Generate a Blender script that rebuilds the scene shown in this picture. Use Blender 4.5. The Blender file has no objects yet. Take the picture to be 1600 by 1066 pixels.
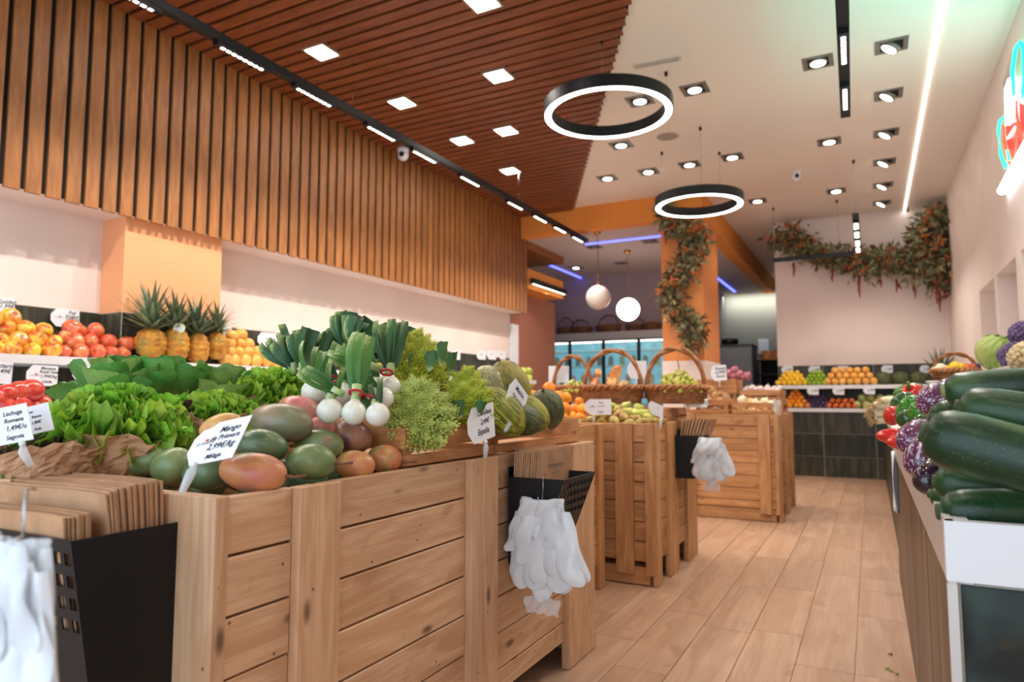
import bpy, bmesh, math, random
from mathutils import Vector, Matrix, Euler
random.seed(7)
R_ = math.radians
SC = bpy.context.scene
COL = SC.collection

# ------------------------------------------------------------------ camera
FPX = 1060.0
TH = math.atan(88 / FPX); PH = math.atan(560 * math.cos(TH) / FPX)
CAM = Vector((0, 0, 1.0))
cr = Vector((math.cos(PH), math.sin(PH), 0)); fl = Vector((-math.sin(PH), math.cos(PH), 0))
cf = fl * math.cos(TH) + Vector((0, 0, math.sin(TH))); cu = cr.cross(cf)
cam = bpy.data.cameras.new('camera'); co = bpy.data.objects.new('camera', cam); COL.objects.link(co)
m3 = Matrix((cr, cu, -cf)).transposed()
co.matrix_world = Matrix.Translation(CAM) @ m3.to_4x4()
cam.sensor_fit = 'HORIZONTAL'; cam.sensor_width = 36; cam.lens = FPX * 36 / 1600
cam.clip_start = 0.02; cam.clip_end = 60
cam.dof.use_dof = True; cam.dof.focus_distance = 1.75; cam.dof.aperture_fstop = 3.2
SC.camera = co
# ------------------------------------------------------------------ view / world
vs = SC.view_settings
vs.view_transform = 'Standard'; vs.look = 'None'; vs.gamma = 1.0; vs.exposure = 0.32; vs.use_curve_mapping = False
w = bpy.data.worlds.new('world'); SC.world = w; w.use_nodes = True
bg = w.node_tree.nodes['Background']; bg.inputs[0].default_value = (0.75, 0.87, 1.0, 1); bg.inputs[1].default_value = 0.45

def light(name, kind, loc, power, col, size=0.1, sy=None, aim=(0, 0, -1), spot=None, blend=.6, spread=None):
    l = bpy.data.lights.new(name, kind); l.energy = power; l.color = col
    if kind == 'AREA':
        l.size = size
        if sy: l.shape = 'RECTANGLE'; l.size_y = sy
        if spread: l.spread = R_(spread)
    else:
        l.shadow_soft_size = size
        if spot: l.spot_size = R_(spot); l.spot_blend = blend
    o = bpy.data.objects.new(name, l); COL.objects.link(o); o.location = loc
    o.rotation_euler = Vector(aim).to_track_quat('-Z', 'Y').to_euler()
    return o
# daylight through the open shop front behind the viewer
light('shopfront_daylight', 'AREA', (-1.6, -1.5, 1.55), 84, (0.66, 0.84, 1.0), 4.8, 2.7, aim=(0.05, 1, -0.02))
WARM = (1.0, 0.86, 0.70); NEUT = (1.0, 0.93, 0.86)
DOWN = [(-1.56, 5.19), (-1.12, 5.19), (-2.01, 6.05), (-2.46, 6.92), (-2.0, 6.92), (-1.56, 6.9), (-1.13, 6.88), (-1.13, 8.6),
        (-.24, 5.17), (-.25, 6.88), (-.26, 8.6), (-1.12, 3.36), (-.24, 3.36), (-.24, 1.6), (-1.12, 1.6), (-.24, 0.2)]
WASH = [(.22, 5.15), (.22, 6.0), (.22, 6.89), (.22, 7.75), (.22, 8.61), (.22, 9.4), (.22, 4.25), (.22, 3.36), (.22, 2.4)]
PANEL = [(-3.25, 3.36), (-2.34, 4.23), (-3.25, 4.27), (-3.25, 5.18), (-2.78, 5.17), (-3.25, 6.13), (-1.97, 3.36), (-3.25, 2.45), (-2.4, 2.45)]
for x, y in DOWN: light('downlight_beam', 'SPOT', (x, y, 3.36), 17, WARM, .04, spot=105, blend=.7)
for x, y in WASH: light('wallwash_beam', 'SPOT', (x, y, 3.37), 7.5, WARM, .035, aim=(.62, .0, -1), spot=78, blend=.7)
for x, y in PANEL: light('panel_beam', 'AREA', (x, y, 3.355), 3.2, NEUT, .15, aim=(0, 0, -1))
# ------------------------------------------------------------------ pixel helpers (a point of the photograph on a known plane)
def ray(x, y): return cf + cr * ((x - 800) / FPX) - cu * ((y - 533) / FPX)
def UZ(x, y, z): d = ray(x, y); return CAM + d * ((z - 1) / d.z)
def UX(x, y, X): d = ray(x, y); return CAM + d * (X / d.x)
def UY(x, y, Y): d = ray(x, y); return CAM + d * (Y / d.y)
def UD(x, y, D): return CAM + ray(x, y) * D
def depth(p): return (Vector(p) - CAM).dot(cf)

# ------------------------------------------------------------------ materials
def s2l(c):
    def f(v):
        v /= 255.0
        return v / 12.92 if v <= .04045 else ((v + .055) / 1.055) ** 2.4
    return (f(c[0]), f(c[1]), f(c[2]), 1.0)
MATS = {}
def nmat(name, c1, c2=None, scale=8.0, rough=.5, bump=0.0, bscale=None, rnd=0.0, stretch=(1, 1, 1), detail=3.0, metal=0.0,
         lo=.35, hi=.65, emis=None, estr=0.0, trans=0.0, sss=0.0, coat=0.0, c3=None, s3=3.0, lo3=.45, hi3=.6, alpha=1.0, spec=.5, tint=None, hue=0.0, fleck=None, fs=60, fr=.25):
    if name in MATS: return MATS[name]
    m = bpy.data.materials.new(name); m.use_nodes = True; MATS[name] = m
    nt = m.node_tree; N = nt.nodes; L = nt.links; b = N['Principled BSDF']
    b.inputs['Roughness'].default_value = rough; b.inputs['Metallic'].default_value = metal
    b.inputs['Specular IOR Level'].default_value = spec
    if coat: b.inputs['Coat Weight'].default_value = coat; b.inputs['Coat Roughness'].default_value = .12
    if trans: b.inputs['Transmission Weight'].default_value = trans
    if sss: b.inputs['Subsurface Weight'].default_value = sss; b.inputs['Subsurface Radius'].default_value = (.02, .015, .008); b.inputs['Subsurface Scale'].default_value = .5
    b.inputs['Alpha'].default_value = alpha
    tc = N.new('ShaderNodeTexCoord'); oi = N.new('ShaderNodeObjectInfo')
    off = N.new('ShaderNodeVectorMath'); off.operation = 'MULTIPLY_ADD'
    cb = N.new('ShaderNodeCombineXYZ'); mu = N.new('ShaderNodeMath'); mu.operation = 'MULTIPLY'; mu.inputs[1].default_value = 37.0
    L.new(oi.outputs['Random'], mu.inputs[0])
    for i in range(3): L.new(mu.outputs[0], cb.inputs[i])
    L.new(tc.outputs['Object'], off.inputs[0]); off.inputs[1].default_value = stretch; L.new(cb.outputs[0], off.inputs[2])
    col = None
    def noise(sc, det=detail):
        n = N.new('ShaderNodeTexNoise'); n.inputs['Scale'].default_value = sc; n.inputs['Detail'].default_value = det
        L.new(off.outputs[0], n.inputs['Vector']); return n
    def mix(fac, a, bb):
        x = N.new('ShaderNodeMix'); x.data_type = 'RGBA'
        L.new(fac, x.inputs[0])
        for sock, v in ((x.inputs[6], a), (x.inputs[7], bb)):
            if isinstance(v, tuple): sock.default_value = v
            else: L.new(v, sock)
        return x.outputs[2]
    def rng(sock, a, c):
        r = N.new('ShaderNodeMapRange'); r.interpolation_type = 'SMOOTHSTEP'; r.inputs[1].default_value = a; r.inputs[2].default_value = c
        L.new(sock, r.inputs[0]); return r.outputs[0]
    base = s2l(c1)
    if c2:
        n = noise(scale); base = mix(rng(n.outputs['Fac'], lo, hi), s2l(c1), s2l(c2))
    if c3:
        n3 = noise(s3, 2.0); base = mix(rng(n3.outputs['Fac'], lo3, hi3), base, s2l(c3))
    if fleck:
        v = N.new('ShaderNodeTexVoronoi'); v.inputs['Scale'].default_value = fs; L.new(off.outputs[0], v.inputs['Vector'])
        base = mix(rng(v.outputs['Distance'], fr, fr * .55), base, s2l(fleck))
    if rnd or hue:
        h = N.new('ShaderNodeHueSaturation')
        r = N.new('ShaderNodeMapRange'); r.inputs[3].default_value = 1 - rnd; r.inputs[4].default_value = 1 + rnd
        L.new(oi.outputs['Random'], r.inputs[0]); L.new(r.outputs[0], h.inputs['Value'])
        if hue:
            f2 = N.new('ShaderNodeMath'); f2.operation = 'FRACT'; mm = N.new('ShaderNodeMath'); mm.operation = 'MULTIPLY'; mm.inputs[1].default_value = 7.31
            L.new(oi.outputs['Random'], mm.inputs[0]); L.new(mm.outputs[0], f2.inputs[0])
            r2 = N.new('ShaderNodeMapRange'); r2.inputs[3].default_value = .5 - hue; r2.inputs[4].default_value = .5 + hue
            L.new(f2.outputs[0], r2.inputs[0]); L.new(r2.outputs[0], h.inputs['Hue'])
        if isinstance(base, tuple): h.inputs['Color'].default_value = base
        else: L.new(base, h.inputs['Color'])
        base = h.outputs[0]
    if isinstance(base, tuple): b.inputs['Base Color'].default_value = base
    else: L.new(base, b.inputs['Base Color'])
    if bump:
        bn = noise(bscale or scale * 2, 4.0); bp = N.new('ShaderNodeBump'); bp.inputs['Strength'].default_value = bump; bp.inputs['Distance'].default_value = .01
        L.new(bn.outputs['Fac'], bp.inputs['Height']); L.new(bp.outputs[0], b.inputs['Normal'])
    if emis:
        b.inputs['Emission Color'].default_value = s2l(emis); b.inputs['Emission Strength'].default_value = estr
    return m

def wood(name, light_, dark, knot, rough=.55, g=1.0, rnd=.12, knots=.12, coat=0.0, bump=.25, stain=None):
    """boards run along their local X axis"""
    m = bpy.data.materials.new(name); m.use_nodes = True; MATS[name] = m
    nt = m.node_tree; N = nt.nodes; L = nt.links; b = N['Principled BSDF']; b.inputs['Roughness'].default_value = rough
    if coat: b.inputs['Coat Weight'].default_value = coat; b.inputs['Coat Roughness'].default_value = .25
    tc = N.new('ShaderNodeTexCoord'); oi = N.new('ShaderNodeObjectInfo'); mu = N.new('ShaderNodeMath'); mu.operation = 'MULTIPLY'; mu.inputs[1].default_value = 61.0
    cb = N.new('ShaderNodeCombineXYZ'); L.new(oi.outputs['Random'], mu.inputs[0])
    for i in range(3): L.new(mu.outputs[0], cb.inputs[i])
    ad = N.new('ShaderNodeVectorMath'); L.new(tc.outputs['Object'], ad.inputs[0]); L.new(cb.outputs[0], ad.inputs[1])
    def mapped(sx, sy, sz):
        v = N.new('ShaderNodeVectorMath'); v.operation = 'MULTIPLY'; v.inputs[1].default_value = (sx, sy, sz); L.new(ad.outputs[0], v.inputs[0]); return v.outputs[0]
    def noise(vec, sc, det=4, dist=0):
        n = N.new('ShaderNodeTexNoise'); n.inputs['Scale'].default_value = sc; n.inputs['Detail'].default_value = det; n.inputs['Distortion'].default_value = dist
        L.new(vec, n.inputs['Vector']); return n.outputs['Fac']
    def rng(sock, a, c):
        r = N.new('ShaderNodeMapRange'); r.interpolation_type = 'SMOOTHSTEP'; r.inputs[1].default_value = a; r.inputs[2].default_value = c; L.new(sock, r.inputs[0]); return r.outputs[0]
    def mix(fac, a, c, amt=None):
        x = N.new('ShaderNodeMix'); x.data_type = 'RGBA'
        if amt is not None:
            q = N.new('ShaderNodeMath'); q.operation = 'MULTIPLY'; q.inputs[1].default_value = amt; L.new(fac, q.inputs[0]); fac = q.outputs[0]
        L.new(fac, x.inputs[0])
        for sock, v in ((x.inputs[6], a), (x.inputs[7], c)):
            if isinstance(v, tuple): sock.default_value = v
            else: L.new(v, sock)
        return x.outputs[2]
    big = noise(mapped(1.2 * g, 9 * g, 9 * g), 2.2, 3, 1.2)
    fine = noise(mapped(3 * g, 90 * g, 90 * g), 1.5, 3, .3)
    base = mix(rng(big, .32, .68), s2l(light_), s2l(dark))
    base = mix(rng(fine, .4, .7), base, s2l(dark), .55)
    if stain:
        st = noise(mapped(2.2, 3.5, 3.5), 2.0, 5, .6); base = mix(rng(st, .6, .72), base, s2l(stain), .75)
    if knots:
        v = N.new('ShaderNodeTexVoronoi'); v.inputs['Scale'].default_value = 1.0; L.new(mapped(4.5, 11, 11), v.inputs['Vector'])
        base = mix(rng(v.outputs['Distance'], knots, knots * .3), base, s2l(knot), .85)
    if knots:
        v = N.new('ShaderNodeTexVoronoi'); v.inputs['Scale'].default_value = 1.0; L.new(mapped(17, 17, 17), v.inputs['Vector'])
        base = mix(rng(v.outputs['Distance'], .075, .04), base, s2l((66, 44, 32)), .8)
    h = N.new('ShaderNodeHueSaturation'); r = N.new('ShaderNodeMapRange'); r.inputs[3].default_value = 1 - rnd; r.inputs[4].default_value = 1 + rnd
    L.new(oi.outputs['Random'], r.inputs[0]); L.new(r.outputs[0], h.inputs['Value']); L.new(base, h.inputs['Color']); L.new(h.outputs[0], b.inputs['Base Color'])
    bp = N.new('ShaderNodeBump'); bp.inputs['Strength'].default_value = bump; bp.inputs['Distance'].default_value = .004; L.new(fine, bp.inputs['Height']); L.new(bp.outputs[0], b.inputs['Normal'])
    return m

W_CRATE = wood('pallet pine', (218, 178, 142), (196, 150, 112), (92, 60, 42), rnd=.08, knots=.17, stain=(182, 132, 94))
W_CRATE_O = wood('pallet pine worn', (206, 156, 108), (178, 124, 78), (84, 50, 30), rnd=.13, knots=.13, stain=(146, 96, 58))
W_BOX = wood('fruit box wood', (206, 150, 98), (172, 112, 64), (90, 54, 30), rnd=.10, knots=.09, stain=(150, 96, 54))
W_SLAT = wood('oiled slat wood', (170, 112, 58), (142, 88, 42), (120, 66, 30), rough=.5, rnd=.09, knots=0, coat=.0, bump=.08)
W_SLATC = wood('oiled slat wood in ceiling shade', (144, 78, 36), (116, 58, 24), (90, 44, 20), rough=.5, rnd=.07, knots=0, coat=.0, bump=.08)  # same slat wood, the dimmer ceiling light darkened into its colour
W_FLOOR = wood('oak floor tile', (198, 162, 136), (176, 138, 112), (160, 118, 92), rough=.42, g=.5, rnd=.09, knots=.0, bump=.06, stain=(166, 126, 100))
BLACK = nmat('black backing', (14, 12, 11), rough=.8)
PAINT = nmat('pinkish white paint', (236, 220, 212), (230, 213, 205), scale=1.5, rough=.85)
CEILW = nmat('white ceiling paint', (236, 224, 212), rough=.9)
SALMON = nmat('salmon paint', (244, 176, 128), (238, 168, 120), scale=1.5, rough=.8)
ORANGE = nmat('ochre orange paint', (232, 146, 62), (224, 138, 58), scale=1.2, rough=.8)
COLP = nmat('terracotta orange paint', (224, 142, 82), (216, 134, 76), scale=1.2, rough=.8)
MAUVE = nmat('mauve grey paint', (158, 138, 138), rough=.85)
GREY = nmat('grey back room paint', (120, 118, 116), rough=.85)
TILE = nmat('dark slate tile', (52, 52, 44), (78, 72, 58), scale=3, stretch=(8, 8, 1), rough=.42, spec=.35, rnd=.15, c3=(44, 50, 40), s3=2.0, bump=.05)
TILEB = nmat('brown streaked tile', (108, 88, 68), (36, 30, 24), scale=5, stretch=(2.4, 2.4, .22), rough=.38, rnd=.10, lo=.42, hi=.62, c3=(74, 60, 46), s3=2.0, bump=.05)
TILEM = nmat('dark mottled tile', (34, 36, 32), (60, 74, 70), scale=7, rough=.5, spec=.25, rnd=.1, c3=(78, 66, 46), s3=12, lo3=.62, hi3=.75)
GROUT = nmat('light grout', (196, 190, 178), rough=.9)
WHITE = nmat('white laminate', (228, 228, 230), rough=.35)
BLKMET = nmat('black powder coated metal', (13, 14, 17), rough=.5, spec=.35)
DGREY = nmat('dark grey lamp housing', (124, 116, 108), rough=.45, metal=.3)
ALU = nmat('satin aluminium trim', (206, 200, 194), rough=.4, metal=.35)
CHROME = nmat('brushed metal', (190, 190, 190), rough=.25, metal=1.0)
LED = nmat('white led diffuser', (255, 255, 255), emis=(255, 250, 244), estr=7.0)
LEDS = nmat('strong white led', (255, 255, 255), emis=(255, 248, 238), estr=10.0)
LEDL = nmat('ceiling line led', (255, 255, 255), emis=(255, 248, 232), estr=3.0)
BLUELED = nmat('blue led strip', (60, 70, 255), emis=(70, 80, 255), estr=6.0)
PAPER = nmat('brown kraft paper', (190, 146, 110), (174, 130, 94), scale=14, rough=.85, rnd=.08, bump=.25, bscale=18)
CARD = nmat('white price card', (236, 238, 244), rough=.6)
INK = nmat('dark blue ink', (28, 30, 52), rough=.7)
INKG = nmat('faded print', (128, 116, 104), rough=.8)
REDP = nmat('red print', (200, 40, 50), rough=.6)
FILM = nmat('clear plastic film', (240, 244, 248), rough=.12, alpha=.45, spec=.8, bump=.6, bscale=30)

# ------------------------------------------------------------------ mesh builders
class MB:
    def __init__(s): s.v = []; s.f = []
    def add(s, vs_, fs_):
        k = len(s.v); s.v += [tuple(p) for p in vs_]; s.f += [tuple(i + k for i in f) for f in fs_]; return s
    def box(s, x0, x1, y0, y1, z0, z1, rot=None, piv=None):
        p = [Vector((x, y, z)) for z in (z0, z1) for y in (y0, y1) for x in (x0, x1)]
        if rot is not None:
            piv = piv or Vector(((x0 + x1) / 2, (y0 + y1) / 2, (z0 + z1) / 2)); p = [piv + rot @ (q - piv) for q in p]
        return s.add(p, [(0, 2, 3, 1), (4, 5, 7, 6), (0, 1, 5, 4), (2, 6, 7, 3), (0, 4, 6, 2), (1, 3, 7, 5)])
    def tube(s, pts, r, n=8, cap=True, closed=False):
        pts = [Vector(p) for p in pts]; m = len(pts); rr = r if isinstance(r, (list, tuple)) else [r] * m
        up = Vector((.13, .21, .97)); rings = []
        for i, p in enumerate(pts):
            a = pts[(i - 1) % m] if (closed or i) else p; b = pts[(i + 1) % m] if (closed or i < m - 1) else p
            t = (b - a).normalized(); x = t.cross(up)
            if x.length < .05: x = t.cross(Vector((1, 0, 0)))
            x.normalize(); y = x.cross(t)
            if rings and not closed: pass
            rings.append([p + (x * math.cos(2 * math.pi * k / n) + y * math.sin(2 * math.pi * k / n)) * rr[i] for k in range(n)])
        vs_ = [q for g in rings for q in g]; fs_ = []
        for i in range(m if closed else m - 1):
            j = (i + 1) % m
            for k in range(n): fs_.append((i * n + k, i * n + (k + 1) % n, j * n + (k + 1) % n, j * n + k))
        if cap and not closed: fs_ += [tuple(range(n - 1, -1, -1)), tuple((m - 1) * n + k for k in range(n))]
        return s.add(vs_, fs_)
    def lathe(s, prof, n=16, c=(0, 0, 0), squash=None):
        """prof: (radius, z) bottom to top"""
        c = Vector(c); vs_ = []; fs_ = []; m = len(prof)
        for (r, z) in prof:
            for k in range(n):
                a = 2 * math.pi * k / n; vs_.append(c + Vector((r * math.cos(a), r * math.sin(a), z)))
        for i in range(m - 1):
            for k in range(n): fs_.append((i * n + k, i * n + (k + 1) % n, (i + 1) * n + (k + 1) % n, (i + 1) * n + k))
        fs_ += [tuple(range(n - 1, -1, -1)), tuple((m - 1) * n + k for k in range(n))]
        return s.add(vs_, fs_)
    def ball(s, fn, nu=16, nv=12):
        """closed surface: fn(theta 0..2pi, phi 0..pi) -> point"""
        vs_ = [fn(0, 0)]; fs_ = []
        for j in range(1, nv):
            for i in range(nu): vs_.append(fn(2 * math.pi * i / nu, math.pi * j / nv))
        vs_.append(fn(0, math.pi)); e = len(vs_) - 1
        for i in range(nu): fs_.append((0, 1 + i, 1 + (i + 1) % nu))
        for j in range(nv - 2):
            for i in range(nu):
                a = 1 + j * nu; fs_.append((a + i, a + nu + i, a + nu + (i + 1) % nu, a + (i + 1) % nu))
        a = 1 + (nv - 2) * nu
        for i in range(nu): fs_.append((a + i, e, a + (i + 1) % nu))
        return s.add(vs_, fs_)
    def grid(s, fn, nu, nv):
        vs_ = [fn(i / nu, j / nv) for j in range(nv + 1) for i in range(nu + 1)]
        fs_ = [(j * (nu + 1) + i, j * (nu + 1) + i + 1, (j + 1) * (nu + 1) + i + 1, (j + 1) * (nu + 1) + i) for j in range(nv) for i in range(nu)]
        return s.add(vs_, fs_)
    def prism(s, pts, d):
        """planar outline pts (Vectors) extruded along d"""
        n = len(pts); d = Vector(d); vs_ = [Vector(p) for p in pts] + [Vector(p) + d for p in pts]
        return s.add(vs_, [tuple(range(n - 1, -1, -1)), tuple(range(n, 2 * n))] + [(i, (i + 1) % n, n + (i + 1) % n, n + i) for i in range(n)])
    def mesh(s, name, smooth=False, flip=False):
        me = bpy.data.meshes.new(name); me.from_pydata(s.v, [], s.f); me.update()
        bm = bmesh.new(); bm.from_mesh(me); bmesh.ops.recalc_face_normals(bm, faces=bm.faces); bm.to_mesh(me); bm.free()
        if smooth: me.polygons.foreach_set('use_smooth', [True] * len(me.polygons))
        return me
    def build(s, name, mat, parent=None, origin=None, smooth=False):
        if origin is None: origin = parent.location if parent is not None else None
        if origin is not None and Vector(origin).length > 0:
            ox, oy, oz = origin; s.v = [(a - ox, b - oy, c - oz) for a, b, c in s.v]
        o = obj(name, s.mesh(name, smooth), mat, parent)
        if parent is None and origin is not None: o.location = origin
        return o
def obj(name, me, mat, parent=None, loc=None, rot=None, scale=None):
    o = bpy.data.objects.new(name, me); COL.objects.link(o)
    if mat is not None and len(me.materials) == 0: me.materials.append(mat)
    elif mat is not None and me.materials[0] != mat:
        o.material_slots[0].link = 'OBJECT'; o.material_slots[0].material = mat
    if parent is not None: o.parent = parent
    if loc is not None: o.location = loc
    if rot is not None: o.rotation_euler = rot
    if scale is not None: o.scale = (scale,) * 3 if isinstance(scale, (int, float)) else scale
    return o
def tag(o, label, cat, group=None):
    o['label'] = label; o['category'] = cat
    if group: o['group'] = group
    return o
def thing(name, label, cat, loc=(0, 0, 0), rot=(0, 0, 0), group=None):
    o = bpy.data.objects.new(name, None); COL.objects.link(o); o.location = loc; o.rotation_euler = rot; o.empty_display_size = .05
    return tag(o, label, cat, group)
def struct(name, mb, mat, parent=None, smooth=False):
    o = mb.build(name, mat, parent, smooth=smooth) if isinstance(mb, MB) else mb
    if parent is None: o['kind'] = 'structure'
    return o
def stuff(o): o['kind'] = 'stuff'; return o
def cbox(name, lx, ly, lz, bev=.002):
    """chamfered box mesh centred on the origin"""
    a, b, c = lx / 2, ly / 2, lz / 2; e = min(bev, a * .4, b * .4, c * .4); v = []; f = []
    bm = bmesh.new(); bmesh.ops.create_cube(bm, size=1)
    for q in bm.verts: q.co = (q.co.x * lx, q.co.y * ly, q.co.z * lz)
    bmesh.ops.bevel(bm, geom=list(bm.edges), offset=e, segments=1, affect='EDGES')
    me = bpy.data.meshes.new(name); bm.to_mesh(me); bm.free(); return me
RX = Euler((0, 0, 0)); ALONG_Y = Euler((0, 0, R_(90))); ALONG_Z = Euler((0, R_(90), 0))
def board(name, c, L, W, T, along, mat, parent, face='Z', bev=.002):
    """a board: long side 'along' world axis; face = axis of its thickness"""
    me = cbox(name, L, W, T, bev)
    if along == 'X': rot = Euler((0, 0, 0)) if face == 'Z' else Euler((R_(90), 0, 0))
    elif along == 'Y': rot = Euler((0, 0, R_(90))) if face == 'Z' else Matrix(((0, 0, 1), (1, 0, 0), (0, 1, 0))).to_euler()
    else: rot = Matrix(((0, 0, 1), (0, 1, 0), (-1, 0, 0))).to_euler() if face == 'X' else Matrix(((0, -1, 0), (0, 0, -1), (1, 0, 0))).to_euler()
    o = obj(name, me, mat, parent, rot=rot)
    o.location = Vector(c) - (parent.location if parent is not None else Vector())
    return o
def jit(a): return random.uniform(-a, a)
# lettering, made while the scene is still small
_TXT = {}
def lettering(text, size=.02, slant=.25, wt=0.0):
    k = (text, round(size, 4), slant)
    if k in _TXT: return _TXT[k]
    cu_ = bpy.data.curves.new('lettering', 'FONT'); cu_.body = text; cu_.size = size; cu_.shear = slant; cu_.resolution_u = 2; cu_.offset = size * .018; cu_.align_x = 'CENTER'
    o = bpy.data.objects.new('lettering_tmp', cu_); COL.objects.link(o)
    dg = bpy.context.evaluated_depsgraph_get(); me = bpy.data.meshes.new_from_object(o.evaluated_get(dg)); me.name = 'lettering'
    bpy.data.objects.remove(o); _TXT[k] = me; return me
for t_, z_ in (('x', .01),): lettering(t_, z_)
# ================================================================== the setting
XW = -4.0; HC = 3.4; PIT = .105; Y0S = 1.883 - PIT * 9
floor = struct('floor', MB().box(-6.2, 1.3, -1.7, 14.7, -.06, -.005), W_FLOOR)
JX = [-.0885 - .2 * k for k in range(-1, 11)]
OFFS = {}
for r, xr in enumerate(JX):
    y0 = {1: 1.345, 2: .93, 3: 1.62, 4: 1.02}.get(r, .6 + (r * .29) % .745) - .745
    k = 0
    while y0 + k * .745 < 9.5:
        a = max(y0 + k * .745, -.3); b = min(y0 + (k + 1) * .745, 9.52); k += 1
        if b < .3 or b - a < .05: continue
        board('plank', (xr - .1, (a + b) / 2, -.004), b - a - .003, .197, .008, 'Y', W_FLOOR, floor, bev=.001)
# left wall, soffit and slats
wl = struct('wall_left', MB().box(-4.45, -4.3, -1.7, 8.11, 0, HC), PAINT)
MB().box(-4.3, -4.025, -1.7, 8.05, 2.125, HC).build('soffit', PAINT, wl)
MB().box(-4.025, -4.018, -1.7, 8.05, 2.125, HC).build('slat_backing', BLACK, wl)
MB().box(-5.4, -4.025, 8.05, 9.3, 3.02, HC).build('soffit', PAINT, wl)
MB().box(-4.025, -4.018, 8.05, 9.3, 3.0, HC).build('slat_backing', BLACK, wl)
ms_full = cbox('slat', HC - 2.11, .077, .02, .001); ms_short = cbox('slat', HC - 3.0, .077, .02, .001)
ROTV = Matrix(((0, 0, 1), (0, 1, 0), (-1, 0, 0))).to_euler()
ys = []
y = Y0S
while y < 9.28:
    ys.append(y); y += PIT
for y in ys:
    full = y < 8.03
    obj('slat', ms_full if full else ms_short, W_SLAT, wl, loc=(-4.008, y, (HC + (2.11 if full else 3.0)) / 2), rot=ROTV)
for k in range(13):
    board('slat', (-4.6, 8.1 + k * .094, 3.005), 1.2, .075, .02, 'X', W_SLAT, wl)
board('slat', (-4.16, 8.055, 2.72), 1.2, .28, .02, 'Z', W_SLAT, wl, face='Y')
# pilaster
pil = struct('trim_1', MB().box(-4.3, -4.07, 2.556, 3.27, 0, 2.125), SALMON)
# ceiling
ceil = struct('ceiling', MB().box(-5.6, 1.1, -1.7, 14.7, HC, HC + .08), CEILW)
def xend(y): return min(-1.20 - (y - 3.80) * .508, .85)
MB().prism([Vector((XW, -.2, HC - .004)), Vector((xend(-.2), -.2, HC - .004)), Vector((xend(-.23), -.2, HC - .004)), Vector((xend(8.6), 8.6, HC - .004)), Vector((xend(9.3), 9.3, HC - .004)), Vector((XW, 9.3, HC - .004))], (0, 0, .004)).build('slat_backing', BLACK, ceil)
for y in ys:
    x1 = xend(y)
    if x1 > XW + .05: board('slat', ((XW + x1) / 2, y, HC - .018), x1 - XW, .077, .02, 'X', W_SLATC, ceil, bev=.001)
# alcove behind the beam
ca = struct('ceiling', MB().box(-6.2, -1.825, 8.02, 14.7, 3.1, 3.18), nmat('alcove ceiling paint', (196, 180, 176), rough=.9))
struct('trim_2', MB().box(-4.0, -1.656, 7.85, 8.02, 3.1, HC), ORANGE)
struct('trim_3', MB().box(-1.825, -1.645, 8.02, 14.5, 3.095, HC), ORANGE)
col_ = struct('trim_4', MB().box(-2.132, -1.656, 7.85, 8.758, 1.42, 3.1), COLP)
MB().box(-2.14, -1.648, 7.842, 8.766, 0, 1.42).build('column_base', PAINT, col_)
struct('trim_5', MB().box(-4.62, -4.0, 8.06, 9.24, 2.46, 2.725), ORANGE)
struct('wall_side', MB().box(-4.5, -4.3, 8.11, 9.6, 0, 2.46), nmat('dimmed orange paint', (164, 106, 84), rough=.85))  # orange wall with its low light put into a browner paint colour
struct('wall_alcove', MB().box(-6.2, -2.6, 11.0, 11.1, 0, 3.1), MAUVE)
struct('wall_alcove_left', MB().box(-6.3, -6.2, 8.1, 11.1, 0, 3.1), MAUVE)
struct('wall_passage', MB().box(-2.7, -2.6, 11.1, 14.6, 0, 3.1), GREY)
struct('wall_rear', MB().box(-2.7, 1.0, 14.5, 14.6, 0, HC), nmat('rear room paint', (150, 152, 144), rough=.85))
wb = struct('wall_back', MB().box(-1.10, 1.0, 9.88, 10.05, 0, HC), PAINT)
struct('wall_passage_right', MB().box(-1.0, -.9, 10.05, 14.5, 0, HC), GREY)
# right wall with niches
wr = MB()
wr.box(.9, 1.15, -1.7, 9.9, 0, 1.25).box(.9, 1.15, -1.7, 9.9, 1.945, HC)
for a, b in ((-1.7, 4.55), (5.4, 5.56), (6.36, 6.47), (7.29, 9.9)): wr.box(.9, 1.15, a, b, 1.25, 1.945)
wr.box(1.12, 1.15, 4.5, 7.4, 1.25, 1.95)
struct('wall_right', wr, PAINT)
# shop front behind the viewer
struct('wall_front', MB().box(-4.45, -4.1, -1.75, -1.6, 0, HC).box(.85, 1.1, -1.75, -1.6, 0, HC).box(-4.1, .85, -1.75, -1.6, 2.95, HC).box(-4.1, .85, -1.75, -1.6, 0, .1), PAINT)
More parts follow.
